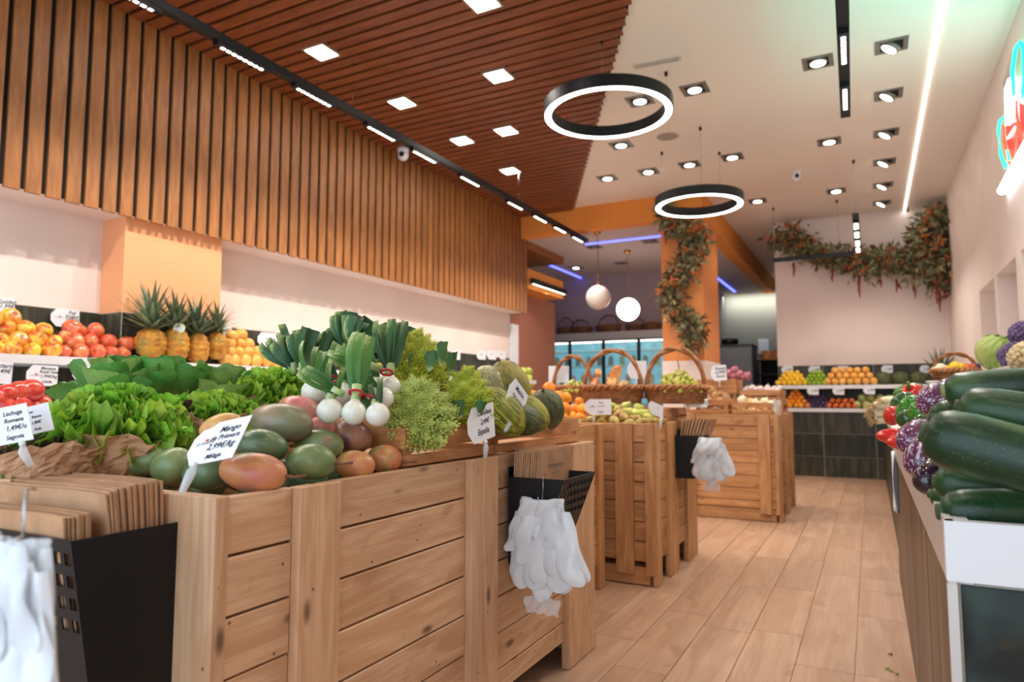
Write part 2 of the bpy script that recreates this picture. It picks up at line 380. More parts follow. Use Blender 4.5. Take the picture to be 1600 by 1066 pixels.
# tiles on walls and units: panel(axis) of single tiles on light grout
def tiles(parent, axis, c, a0, a1, z0, z1, tw, th, out, mat=TILE, off=0.0, zoff=None):
    """axis 'X' = wall plane normal to X at c, tiles run along Y (and the reverse); out = +-1 direction of the face"""
    mb = MB(); t = .004
    if axis == 'X': mb.box(min(c, c + out * t), max(c, c + out * t), a0, a1, z0, z1)
    else: mb.box(a0, a1, min(c, c + out * t), max(c, c + out * t), z0, z1)
    mb.build('grout', GROUT, parent)
    k = math.floor((a0 - off) / tw); g = .003; zb = z0 if zoff is None else zoff
    while off + k * tw < a1:
        p0 = max(off + k * tw, a0) ; p1 = min(off + (k + 1) * tw, a1); k += 1
        if p1 - p0 < .02: continue
        z = zb
        while z < z1 - .01:
            q0 = max(z, z0); q1 = min(z + th, z1); z += th
            if q1 - q0 < .02: continue
            if axis == 'X': o = obj('tile', cbox('tile', .008, p1 - p0 - 2 * g, q1 - q0 - 2 * g, .001), mat, parent); o.location = Vector((c + out * .006, (p0 + p1) / 2, (q0 + q1) / 2)) - parent.location
            else: o = obj('tile', cbox('tile', p1 - p0 - 2 * g, .008, q1 - q0 - 2 * g, .001), mat, parent); o.location = Vector(((p0 + p1) / 2, c + out * .006, (q0 + q1) / 2)) - parent.location
tiles(wl, 'X', -4.3, .6, 2.556, .86, 1.53, .59, .33, 1, off=.29, zoff=.87)
tiles(wl, 'X', -4.3, 3.27, 8.1, .86, 1.53, .59, .33, 1, off=.29, zoff=.87)
tiles(pil, 'X', -4.07, 2.556, 3.27, .86, 1.525, .36, .33, 1, off=2.556, zoff=.865)
tiles(pil, 'Y', 2.556, -4.3, -4.06, .86, 1.525, .24, .33, -1, off=-4.3, zoff=.865)
tiles(wb, 'Y', 9.88, -1.10, .9, .86, 1.425, .59, .285, -1, off=-.545, zoff=.86)
# shelf units
su = thing('wall_shelf_unit', 'long white two-tier shelf unit along the slatted wall under the soffit', 'shelf', (-4.0, 1.0, 0))
MB().box(-4.29, -3.5, .4, 8.0, .80, .86).build('lower_shelf', WHITE, su)
MB().box(-4.29, -3.55, .4, 8.0, 0, .80).build('cabinet_body', TILEB, su)
MB().box(-4.285, -3.85, .4, 2.545, 1.175, 1.22).box(-4.055, -3.85, 2.545, 3.28, 1.175, 1.22).box(-4.285, -3.85, 3.28, 8.0, 1.175, 1.22).build('upper_shelf', WHITE, su)
bu = thing('end_shelf_unit', 'tiled counter with two white shelves across the pink end wall', 'shelf', (-.1, 9.6, 0))
MB().box(-1.0, .88, 9.515, 9.87, 0, .815).build('cabinet_body', GROUT, bu)
MB().box(-1.03, .88, 9.49, 9.87, .815, .86).build('lower_shelf', WHITE, bu)
MB().box(-1.09, .88, 9.47, 9.87, 1.11, 1.155).build('upper_shelf', WHITE, bu)
tiles(bu, 'Y', 9.515, -1.0, .88, 0, .815, .59, .285, -1, off=-.545, zoff=-.03)
# right counter
rc = thing('produce_counter', 'dark tiled produce counter with white trimmed rim holding courgettes and aubergines', 'counter', (.5, 2.5, 0))
MB().box(.115, .88, 1.345, 4.4, 0, .70).build('counter_body', GROUT, rc)
tiles(rc, 'X', .115, 1.345, 4.4, 0, .70, .6, .72, -1, TILEB, off=1.345)
tiles(rc, 'Y', 1.345, .115, .88, 0, .70, .36, .72, -1, TILEM, off=.115)
MB().box(.100, .112, 1.325, 4.4, .70, .80).build('rim_trim', ALU, rc)
MB().box(.112, .135, 1.335, 4.4, .70, .798).build('rim', WHITE, rc)
MB().box(.098, .88, 1.322, 1.345, .705, .80).build('end_trim', WHITE, rc)
MB().box(.135, .88, 1.345, 4.4, .70, .715).build('tray_floor', DGREY, rc)
MB().box(.098, .112, 1.322, 1.334, 0, .70).build('corner_trim', ALU, rc)
rc2 = thing('far_counter', 'dark tiled counter running on towards the pink end wall', 'counter', (.5, 7, 0))
MB().box(.135, .88, 4.42, 9.45, 0, .76).build('counter_body', GROUT, rc2)
tiles(rc2, 'X', .135, 4.42, 9.45, 0, .76, .6, .38, -1, TILE, off=4.42)
MB().box(.12, .88, 4.42, 9.45, .76, .80).build('worktop', WHITE, rc2)
# ================================================================== ceiling fittings
def area_of(name, loc, power, col, sx, sy, rz=0, spread=None, aim=None):
    o = light(name, 'AREA', loc, power, col, sx, sy)
    if aim: o.rotation_euler = Vector(aim).to_track_quat('-Z', 'Y').to_euler()
    else: o.rotation_euler = (0, 0, rz)
    if spread: o.data.spread = R_(spread)
    return o
def downlight(x, y, z, kind, label, group, lit=True):
    t = thing('recessed_downlight', label, 'downlight', (x, y, z), (0, 0, 0), group)
    a, b = .10, .070
    MB().box(-a, a, -a, -b, -.006, .0).box(-a, a, b, a, -.006, 0).box(-a, -b, -b, b, -.006, 0).box(b, a, -b, b, -.006, 0).build('frame', DGREY, t, (0, 0, 0))
    MB().box(-b, b, -b, b, -.002, -.001).build('recess', BLACK, t, (0, 0, 0))
    tilt = Matrix.Rotation(R_(32), 3, 'Y') if kind == 'wash' else Matrix.Identity(3)
    def ring(r0, r1, z0, z1, n=20):
        mb = MB(); mb.lathe([(r0, z0), (r1, z1)], n); mb.v = [tuple(tilt @ Vector(p)) for p in mb.v]; return mb
    ring(.066, .058, -.004, -.03 if kind == 'wash' else -.012).build('lamp_ring', DGREY, t, (0, 0, 0), True)
    ring(.05, .049, -.013 if kind != 'wash' else -.031, -.016 if kind != 'wash' else -.034).build('bulb', LEDS if lit else nmat('unlit lamp glass', (120, 118, 112), rough=.2), t, (0, 0, 0))
    return t
DL = {0: 'first square downlight behind the near ring lamp', 1: 'square downlight to the side of the near ring lamp'}
for i, (x, y) in enumerate(DOWN):
    if y < 4 : continue
    lab = {(-1.56, 5.19): 'square downlight seen through the near ring lamp', (-1.12, 5.19): 'square downlight just beside the near ring lamp',
           (-2.01, 6.05): 'square downlight just below the near ring lamp by the round speaker', (-2.46, 6.92): 'square downlight nearest the slatted ceiling edge',
           (-2.0, 6.92): 'square downlight second from the slatted ceiling edge', (-1.56, 6.9): 'square downlight third from the slatted ceiling edge, above the far ring lamp',
           (-1.13, 6.88): 'square downlight fourth from the slatted ceiling edge', (-1.13, 8.6): 'square downlight close beside the far ring lamp',
           (-.24, 5.17): 'square downlight beside the hanging black track', (-.25, 6.88): 'square downlight above the white dome camera', (-.26, 8.6): 'square downlight beyond the white dome camera'}[(x, y)]
    downlight(x, y, HC, 'down', lab, 'square downlights in the white ceiling')
for i, (x, y) in enumerate(WASH):
    if y < 4.8: continue
    nth = ['nearest', 'second', 'third', 'fourth', 'fifth', 'farthest'][i]
    downlight(x, y, HC, 'wash', f'{nth} tilted square spotlight in the row beside the ceiling light line', 'tilted spotlights along the light line')
for i, (x, y) in enumerate(((-3.346, 8.82), (-2.548, 8.843), (-3.382, 10.085), (-4.144, 10.1))):
    downlight(x, y, 3.1, 'down', ['unlit square downlight above the grey globe pendant in the alcove', 'unlit square downlight next to the flowered column in the alcove', 'unlit square downlight farther back in the alcove ceiling', 'lit square downlight at the blue light line in the alcove'][i], 'square downlights in the alcove', lit=(i == 3))
PL = ['square light panel above the hanging track, nearest of its row', 'square light panel left of the near ring lamp, nearer one', 'second square light panel in the row above the hanging track', 'third square light panel in the row above the hanging track', 'square light panel standing off the row, left of the near ring lamp', 'fourth and farthest square light panel in the row above the hanging track', 'square light panel cut by the top of the picture']
for i, (x, y) in enumerate(PANEL[:7]):
    t = thing('ceiling_light_panel', PL[i], 'ceiling light', (x, y, HC - .03), group='square light panels in the slatted ceiling')
    MB().box(-.095, .095, -.095, .095, -.008, .012).build('frame', nmat('satin steel frame', (170, 160, 140), rough=.4, metal=.6), t, (0, 0, 0))
    MB().box(-.078, .078, -.078, .078, -.011, -.008).build('diffuser', LEDS, t, (0, 0, 0))
# hanging tracks
def track(name, label, p0, p1, segs, wires, led=LEDS, wdt=.05, hgt=.06, pw=0, dots=True, top=HC, spread=None, cw=NEUT):
    p0 = Vector(p0); p1 = Vector(p1); d = (p1 - p0); Ln = d.length; d.normalize(); side = Vector((d.y, -d.x, 0))
    t = thing(name, label, 'track light', p0)
    def bar(s0, s1, w_, z0, z1):
        mb = MB(); a = p0 + d * s0; b = p0 + d * s1
        pts = [a + side * (-w_ / 2), a + side * (w_ / 2), b + side * (w_ / 2), b - side * (w_ / 2)]
        mb.prism([p + Vector((0, 0, z0)) for p in pts], (0, 0, z1 - z0)); return mb
    bar(0, Ln, wdt, .012, hgt).build('rail', BLKMET, t)
    MB().tube([p0 + Vector((0, 0, hgt)), p1 + Vector((0, 0, hgt))], .004, 6).build('top_wire', CHROME, t)
    for (a, b) in segs:
        lm = bar(a - .03, b + .03, wdt * .86, -.012, .014).build('lamp_module', BLKMET, t)
        if dots:
            n = 8; st = (b - a) / n
            for k in range(n): bar(a + st * k + st * .2, a + st * (k + 1) - st * .2, wdt * .36, -.0145, -.011).build('led_lens', led, lm, (t.location))
        else: bar(a, b, wdt * .6, -.0145, -.011).build('led_strip', led, lm, t.location)
        if pw:
            c = p0 + d * ((a + b) / 2) + Vector((0, 0, -.03))
            light('track_beam', 'SPOT', c, pw * 3.4, cw, .02, spot=spread or 120, blend=.55)
    for s_ in wires:
        q = p0 + d * s_
        MB().tube([q + Vector((0, 0, hgt)), Vector((q.x, q.y, top - .02))], .0018, 5).build('hanging_wire', CHROME, t)
        MB().lathe([(.012, top - .035), (.012, top - .001)], 10, (q.x, q.y, 0)).build('wire_anchor', BLKMET, t)
    return t
sg = [(a, a + .31) for a in (1.78, 2.49, 3.07, 3.77, 4.33, 5.05, 5.95, 6.55, 7.1, 7.65, 1.1, .4)]
track('track_light', 'long black track light hanging along the slatted wood wall', (-3.175, .2, 2.985), (-3.175, 8.1, 2.985), [(a - .2, b - .2) for a, b in sg], (3.4, 4.67, 5.98, 7.2), pw=9.5, spread=132, cw=(1, .9, .8))
track('track_light', 'black track light hanging end-on in front of the white ceiling', (-.022, 2.2, 2.86), (-.075, 4.95, 2.86), [(.5, .78), (1.55, 1.88), (2.22, 2.55)], (.6, 2.0), pw=7, wdt=.06, spread=150)
track('track_light', 'short black track light seen end-on in front of the wall garland', (-.06, 7.25, 2.72), (-.06, 9.02, 2.72), [(.15, .38), (.55, .8), (1.0, 1.25), (1.4, 1.62)], (.3,), pw=3, dots=False, wdt=.06, spread=150)
track('track_light', 'black track bar hanging crosswise in front of the end wall garland', (-1.02, 9.02, 2.69), (-.10, 9.02, 2.69), [], (.02, .75), wdt=.05)
track('track_light', 'short white lit track lamp on the orange beam beyond the slats', (-3.95, 8.08, 2.53), (-3.95, 9.2, 2.53), [(.02, 1.1)], (), dots=False, pw=1.0, led=LEDL, top=2.6)
# ring lamps
def ringlamp(label, c, r, z, wires, pw):
    t = thing('ring_lamp', label, 'ring lamp', (c[0], c[1], z), group='black ring lamps')
    def prof(n, pr):
        mb = MB(); m = len(pr); vs_ = []; fs_ = []
        for k in range(n):
            a = 2 * math.pi * k / n
            for (rr, zz) in pr: vs_.append((rr * math.cos(a), rr * math.sin(a), zz))
        for k in range(n):
            for i in range(m): fs_.append((k * m + i, k * m + (i + 1) % m, ((k + 1) % n) * m + (i + 1) % m, ((k + 1) % n) * m + i))
        mb.add(vs_, fs_); return mb
    w_ = .05
    prof(72, [(r - w_, 0), (r + .008, 0), (r + .008, .085), (r - w_, .085)]).build('housing', BLKMET, t, (0, 0, 0), False)
    prof(72, [(r - w_ + .004, -.004), (r, -.004), (r, .004), (r - w_ + .004, .004)]).build('diffuser', nmat('ring lamp diffuser', (255, 255, 255), emis=(255, 250, 246), estr=6.0), t, (0, 0, 0), False)
    for a in wires:
        x, y_ = (r - .02) * math.cos(a), (r - .02) * math.sin(a)
        MB().tube([(x, y_, .085), (x, y_, HC - z - .01)], .0018, 5).build('hanging_wire', CHROME, t, (0, 0, 0))
        MB().lathe([(.012, HC - z - .03), (.012, HC - z - .001)], 10, (x, y_, 0)).build('wire_anchor', BLKMET, t, (0, 0, 0))
    return t
ringlamp('black ring lamp with white light hanging nearest, against the slatted ceiling edge', (-1.62, 4.58), .46, 3.06, (-1.31, 2.55, .55), 0)
ringlamp('smaller black ring lamp hanging farther away in front of the flowered column', (-1.355, 6.33), .395, 2.785, (2.9, 1.2, 5.0), 0)
# light line in the ceiling
tag(MB().box(.471, .489, 1.8, 9.86, HC - .012, HC - .001).build('light_line', LEDL), 'thin white light line running down the white ceiling', 'light strip')
for yy in (3, 5.2, 7.4, 9.0): area_of('light_line_beam', (.48, yy, HC - .02), 1.2, NEUT, .012, 1.9)
tag(MB().box(-3.38, -2.32, 8.575, 8.6, 3.085, 3.099).build('blue_light_line', BLUELED), 'blue light line crossing the alcove ceiling beside the column', 'light strip')
tag(MB().box(-4.44, -4.41, 9.7, 11.0, 3.085, 3.099).build('blue_light_line', BLUELED), 'blue light line running back past the slatted wood corner', 'light strip')
tag(MB().box(-2.32, -2.29, 11.9, 13.9, 3.085, 3.099).build('blue_light_line', BLUELED), 'blue light line in the dim room behind the column', 'light strip')
light('rear_cove', 'AREA', (-1.9, 14.25, 3.05), 9, (1.0, .98, .86), 1.4, .1, aim=(0, .5, -1))
# pendants
t = thing('globe_pendant', 'unlit frosted white globe pendant on a brass rod', 'pendant lamp', (-3.0, 8.04, 2.26))
def sph(r): return lambda a, p: Vector((r * math.sin(p) * math.cos(a), r * math.sin(p) * math.sin(a), r * math.cos(p)))
BRASS = nmat('brass', (196, 150, 80), rough=.25, metal=1.0)
MB().ball(sph(.155), 28, 18).build('globe', nmat('frosted globe glass', (226, 214, 206), rough=.3), t, (0, 0, 0), True)
MB().lathe([(.03, .145), (.025, .165), (.008, .17), (.008, .32)], 12).build('brass_rod', BRASS, t, (0, 0, 0), True)
MB().tube([(0, 0, .32), (0, 0, .80)], .003, 6).build('cord', BLKMET, t, (0, 0, 0)); MB().lathe([(.02, .80), (.05, .83), (.05, .84)], 16).build('ceiling_rose', BRASS, t, (0, 0, 0), True)
t = thing('globe_pendant', 'glowing white globe pendant lamp in the alcove', 'pendant lamp', (-3.0, 9.24, 2.245))
MB().ball(sph(.162), 28, 18).build('globe', nmat('lit globe glass', (255, 255, 255), emis=(255, 246, 236), estr=6.0), t, (0, 0, 0), True)
MB().tube([(0, 0, .16), (0, 0, .82)], .003, 6).build('cord', BRASS, t, (0, 0, 0)); MB().lathe([(.02, .80), (.05, .84), (.05, .855)], 16).build('ceiling_rose', BRASS, t, (0, 0, 0), True)
light('back_room_fill', 'AREA', (-3.3, 12.6, 3.0), 1, NEUT, .5, .5)  # unseen fill light added to lift the dark back room, no fitting modelled
light('passage_fill', 'AREA', (-1.9, 11.2, 3.07), 9, NEUT, .5, .3)  # added fill that brightens the passage and alcove ceiling behind the column
light('globe_glow', 'POINT', (-3.0, 9.24, 2.245 - .2), 6, NEUT, .15)
# vent, speaker, cameras
t = thing('air_vent', 'long white slotted air vent in the ceiling beyond the near ring lamp', 'vent', (-1.265, 4.63, HC), (0, 0, R_(4)))
MB().box(-.17, .17, -.04, .04, -.008, 0).build('frame', nmat('vent frame', (214, 202, 190), rough=.6), t, (0, 0, 0))
for k in range(3): MB().box(-.155, .155, -.026 + k * .02, -.018 + k * .02, -.011, -.008).build('slat', nmat('vent slat', (176, 164, 152), rough=.6), t, (0, 0, 0))
t = thing('ceiling_speaker', 'round grey loudspeaker grille flush in the white ceiling', 'speaker', (-1.563, 6.047, HC))
MB().lathe([(.09, -.006), (.1, -.001)], 32).build('grille', nmat('grey speaker grille', (166, 152, 142), rough=.7), t, (0, 0, 0)); MB().lathe([(.103, -.004), (.106, -.0005)], 32).build('rim', nmat('speaker rim', (200, 188, 176), rough=.6), t, (0, 0, 0))
def dome(label, c, s=1.0, rot=0):
    t = thing('dome_camera', label, 'camera', c, (0, 0, rot))
    MB().lathe([(.045 * s, -.03 * s), (.05 * s, 0)], 20).build('base', WHITE, t, (0, 0, 0), True)
    MB().ball(lambda a, p: Vector((.045 * s * math.sin(p) * math.cos(a), .045 * s * math.sin(p) * math.sin(a), .05 * s * math.cos(p) - .055 * s)), 20, 14).build('housing', WHITE, t, (0, 0, 0), True)
    MB().ball(lambda a, p: Vector((.022 * s * math.sin(p) * math.cos(a) + .012 * s, .022 * s * math.sin(p) * math.sin(a) - .035 * s, .022 * s * math.cos(p) - .06 * s)), 14, 10).build('lens', BLKMET, t, (0, 0, 0), True)
dome('white dome camera under the white ceiling near the hanging track', (-.61, 7.65, HC))
dome('white dome camera at the corner of the slatted wall and ceiling', (-3.86, 5.1, HC - .03), 1.15)
# ================================================================== crates
def crate(label, x0, x1, y0, y1, zt, bh, pr, pf, mat, zb=.10, top=True):
    t = thing('pallet_crate', label, 'crate', (x1, y0, 0), group='large pallet wood display crates')
    T = .022
    def rows():
        z = zt
        while z > zb + .03:
            yield max(z - bh, zb), z
            z -= bh
    def face_right(xf, sgn, posts):
        cuts = sorted(posts); prev = y0 + .004; spans = []
        for a, b in cuts:
            if a - prev > .02: spans.append((prev, a))
            prev = b
        if y1 - prev > .02: spans.append((prev, y1 - .004))
        for a, b in spans:
            for q0, q1 in rows():
                board('board', (xf - sgn * T / 2 + jit(.0015), (a + b) / 2, (q0 + q1) / 2), b - a - .002, q1 - q0 - .004 - abs(jit(.002)), T, 'Y', mat, t, face='X')
        for a, b in cuts:
            board('post', (xf + sgn * .004, (a + b) / 2, zt / 2), zt - .004, b - a, T + .01, 'Z', mat, t, face='X')
    def face_front(yf, sgn, posts):
        cuts = sorted(posts); prev = x0 + .004; spans = []
        for a, b in cuts:
            if a - prev > .02: spans.append((prev, a))
            prev = b
        if x1 - prev > .02: spans.append((prev, x1 - .004))
        for a, b in spans:
            for q0, q1 in rows():
                board('board', ((a + b) / 2, yf - sgn * T / 2 + jit(.0015), (q0 + q1) / 2), b - a - .002, q1 - q0 - .004 - abs(jit(.002)), T, 'X', mat, t, face='Y')
        for a, b in cuts:
            board('post', ((a + b) / 2, yf + sgn * .004, zt / 2 + .03), zt - .06, b - a, T + .01, 'Z', mat, t, face='Y')
    face_right(x1, 1, pr); face_front(y0, -1, pf)
    face_right(x0, -1, [(y0, y0 + .1), (y1 - .1, y1)]); face_front(y1, 1, [])
    for yy in (y0 + .05, (y0 + y1) / 2, y1 - .05):
        board('runner', ((x0 + x1) / 2, yy, .05), x1 - x0 - .06, .09, .09, 'X', mat, t)
    MB().box(x0 + .03, x1 - .03, y0 + .03, y1 - .03, zt - .09, zt - .06).build('inner_shelf', W_BOX, t)
    return t
def yx(px, X, py=700): return UX(px, py, X).y
def xy(px, Y, py=700): return UY(px, py, Y).x
XA = -1.035
crateA = crate('pale pallet wood crate holding mangoes in front of the salad heads', -1.92, XA, .855, 2.655, .822, .1085,
      [(yx(460, XA), yx(525, XA)), (yx(728, XA), yx(770, XA)), (yx(880, XA), 2.65)], [(-1.18, XA + .002), (-1.92, -1.80)], W_CRATE)
crateB = crate('pallet wood crate piled with pears under the wicker baskets', -2.2, -1.04, 3.6, 4.52, .86, .105,
      [(3.6, 3.67), (yx(1040, -1.04), yx(1053, -1.04)), (yx(1068, -1.04), 4.51)], [(xy(962, 3.6), xy(989, 3.6)), (xy(1008, 3.6), -1.036), (-2.2, -2.1)], W_CRATE_O)
crateC = crate('farthest pallet wood crate carrying boxes of potatoes, onions and garlic', -1.42, -.67, 5.88, 6.9, .862, .1,
      [(5.88, 5.97), (6.35, 6.45), (6.8, 6.89)], [(xy(1185, 5.88), xy(1204, 5.88)), (-.70, -.667), (-1.42, -1.33)], W_CRATE_O)
crateD = crate('pallet wood crate hidden behind the melons carrying oranges', -2.25, -1.3, 2.75, 3.5, .86, .105, [(2.75, 2.83), (3.42, 3.49)], [(-2.25, -2.15), (-1.38, -1.3)], W_CRATE_O)

def fruit_box(label, x0, x1, y0, y1, z0, z1, rail=.055, low=.028, rz=0, mat=W_BOX, group='small slatted wooden fruit boxes', tilt=0):
    c = Vector(((x0 + x1) / 2, (y0 + y1) / 2, z0)); t = thing('fruit_box', label, 'box', c, group=group)
    hx, hy, h = (x1 - x0) / 2, (y1 - y0) / 2, z1 - z0; T = .008
    loc = Vector((0, 0, 0))
    def bd(n, c_, L, W, along, face):
        o = board(n, c_, L, W, T, along, mat, None, face=face, bev=.001); o.parent = t; o.location = c_; return o
    for sx in (-1, 1):
        bd('rail', Vector((sx * hx, 0, h - rail / 2)), 2 * hy, rail, 'Y', 'X'); bd('rail', Vector((sx * hx, 0, low / 2)), 2 * hy, low, 'Y', 'X')
    for sy in (-1, 1):
        bd('rail', Vector((0, sy * hy, h - rail / 2)), 2 * hx + T, rail, 'X', 'Y'); bd('rail', Vector((0, sy * hy, low / 2)), 2 * hx + T, low, 'X', 'Y')
    for sx in (-1, 1):
        for sy in (-1, 1):
            mb = MB(); a = .028; px, py = sx * (hx - T / 2), sy * (hy - T / 2)
            mb.prism([Vector((px, py, .001)), Vector((px - sx * a, py, .001)), Vector((px, py - sy * a, .001))], (0, 0, h - .004)); mb.build('corner_post', mat, t, (0, 0, 0))
    MB().box(-hx + T, hx - T, -hy + T, hy - T, .004, .010).build('base_board', mat, t, (0, 0, 0))
    t.rotation_euler = (0, tilt, rz)
    return t
fruit_box('slatted wooden box under the romanesco heads', -1.52, -1.062, 1.425, 1.885, .823, .922)
fruit_box('slatted wooden box under the melons', -1.55, -1.066, 1.905, 2.60, .823, .918)
fruit_box('slatted wooden box under the front spring onions, behind the mangoes', -1.86, -1.54, 1.5, 1.95, .823, .915)
fruit_box('slatted wooden box under the lettuce nearest the leeks', -1.88, -1.56, 1.98, 2.5, .823, .915)
fruit_box('long slatted box carrying the wicker baskets', -2.1, -1.06, 3.93, 4.42, .862, .935)
fruit_box('wooden box full of potatoes', -1.41, -1.06, 5.9, 6.3, .864, .985, rail=.05)
fruit_box('wooden box full of yellow onions', -1.03, -.72, 5.92, 6.3, .864, .955, rail=.04)
fruit_box('wooden box full of garlic behind the onions', -1.04, -.70, 6.4, 6.8, .975, 1.065, rail=.05)
fruit_box('lower wooden box holding up the garlic box', -1.04, -.69, 6.38, 6.82, .864, .975, rail=.04, low=.03)
fruit_box('tilted wooden box of red onions behind the potatoes', -1.42, -1.08, 6.4, 6.78, 1.09, 1.165, rail=.05, low=.03)
fruit_box('lower wooden box holding up the red onion box', -1.42, -1.07, 6.38, 6.8, .864, 1.09, rail=.06)

# ------------------------------------------------------------------ bag pockets
def perf_panel(P00, P10, P11, P01, rows, cols, r0, fillx=.62, filly=.55, th=.003):
    """sheet between four corners (P00 bottom-left ... ) with square holes in its upper rows"""
    P00, P10, P11, P01 = map(Vector, (P00, P10, P11, P01)); mb = MB()
    def P(u, v): return P00 * (1 - u) * (1 - v) + P10 * u * (1 - v) + P11 * u * v + P01 * (1 - u) * v
    us = [0]; 
    for k in range(cols): c = (k + .5) / cols; us += [c - fillx / 2 / cols, c + fillx / 2 / cols]
    us.append(1)
    vs_ = [0]
    for k in range(rows): c = r0 + (1 - .04 - r0) * (k + .5) / rows; hh = (1 - .04 - r0) / rows * filly / 2; vs_ += [c - hh, c + hh]
    vs_.append(1)
    idx = {}
    V = [P(u, v) for v in vs_ for u in us]; nu = len(us)
    F = [(j * nu + i, j * nu + i + 1, (j + 1) * nu + i + 1, (j + 1) * nu + i) for j in range(len(vs_) - 1) for i in range(nu - 1) if not (i % 2 == 1 and j % 2 == 1)]
    mb.add(V, F); return mb
def solid(o, th=.003):
    m = o.modifiers.new('thickness', 'SOLIDIFY'); m.thickness = th; m.offset = 0; return o
def pocket(label, base, U, V, du_top, du_bot, dv, zt, zb):
    """U outward from the crate, V along the crate face; base = near top corner on the crate face"""
    base = Vector(base); U = Vector(U); V = Vector(V); t = thing('bag_holder', label, 'holder', Vector((base.x, base.y, zb)), group='black metal bag holders')
    def q(u, v, z): p = base + U * u + V * v; return Vector((p.x, p.y, z))
    for nm, v in (('side_panel', 0), ('side_panel', dv)):
        mb = MB(); mb.add([q(.004, v, zb), q(du_bot, v, zb), q(du_top, v, zt), q(.004, v, zt)], [(0, 1, 2, 3)]); solid(mb.build(nm, BLKMET, t))
    mb = perf_panel(q(du_bot, 0, zb), q(du_bot, dv, zb), q(du_top, dv, zt), q(du_top, 0, zt), 4, 9, .52); solid(mb.build('perforated_panel', BLKMET, t))
    mb = MB(); mb.add([q(.004, 0, zb), q(.004, dv, zb), q(.004, dv, zt + .03), q(.004, 0, zt + .03)], [(0, 1, 2, 3)]); solid(mb.build('back_panel', BLKMET, t))
    mb = MB(); mb.add([q(.004, 0, zb), q(du_bot, 0, zb), q(du_bot, dv, zb), q(.004, dv, zb)], [(0, 1, 2, 3)]); solid(mb.build('bottom_panel', BLKMET, t))
    return t, q
def bag_stack(q, n, u0, u1, v0, v1, z0, z1, lean, label, group, wav=.004, fold=None, text=None, slim=1.0):
    """n paper bags standing in the pocket, sheets parallel to the crate face"""
    for i in range(n):
        f = i / max(1, n - 1); u = (u0 + (u1 - u0) * f); a0 = v0 + jit(.004); a1 = v1 + jit(.006); zt_ = z1 + jit(.004) - (fold or 0) * f
        ph = random.random() * 6; k = random.uniform(.7, 1.3)
        th = (u1 - u0) / n * .82
        def P(s, w_, back):
            z = z0 + (zt_ - z0) * w_; uu = u * (slim + (1 - slim) * min(1, w_ * 1.25)) + lean * w_ * w_ * (.55 + .6 * f) + wav * k * math.sin(5 * s + 3.2) * w_ + (th if back else 0)
            return q(uu, a0 + (a1 - a0) * s, z)
        mb = MB(); nu, nv = 6, 4
        A = [P(a / nu, b / nv, 0) for b in range(nv + 1) for a in range(nu + 1)]; B = [P(a / nu, b / nv, 1) for b in range(nv + 1) for a in range(nu + 1)]
        m = len(A); W_ = nu + 1; F = []
        for b in range(nv):
            for a in range(nu): c = b * W_ + a; F += [(c, c + 1, c + W_ + 1, c + W_), (m + c, m + c + W_, m + c + W_ + 1, m + c + 1)]
        for a in range(nu): c = nv * W_ + a; F.append((c, c + 1, m + c + 1, m + c))
        for b in range(nv):
            c = b * W_; F.append((c, c + W_, m + c + W_, m + c)); c += nu; F.append((c, m + c, m + c + W_, c + W_))
        mb.add(A + B, F); o = mb.build('paper_bag', PAPER, None, q(u, v0, z0)); tag(o, label, 'paper bag', group)
        if text and i == n - 1:
            for (s_, w_, txt, sz) in text:
                e1 = (P(min(s_ + .1, 1), w_, 1) - P(s_, w_, 1)).normalized(); e2 = (P(s_, min(w_ + .1, 1), 1) - P(s_, w_, 1)).normalized(); nn = e1.cross(e2)
                if nn.dot(CAM - P(s_, w_, 1)) < 0: e1 = -e1; nn = -nn
                e1 = -e1; e2 = -e2     # printing stands upside down
                M_ = Matrix((e1, e2, nn)).transposed(); lo = obj('lettering', lettering(txt, sz, 0), INKG, o); lo.rotation_euler = M_.to_euler(); lo.location = P(s_, w_, 1) + nn * .002 - o.location
GL = nmat('milky plastic film', (246, 249, 252), (236, 242, 248), scale=9, rough=.22, alpha=.66, bump=.55, bscale=16, spec=.6)
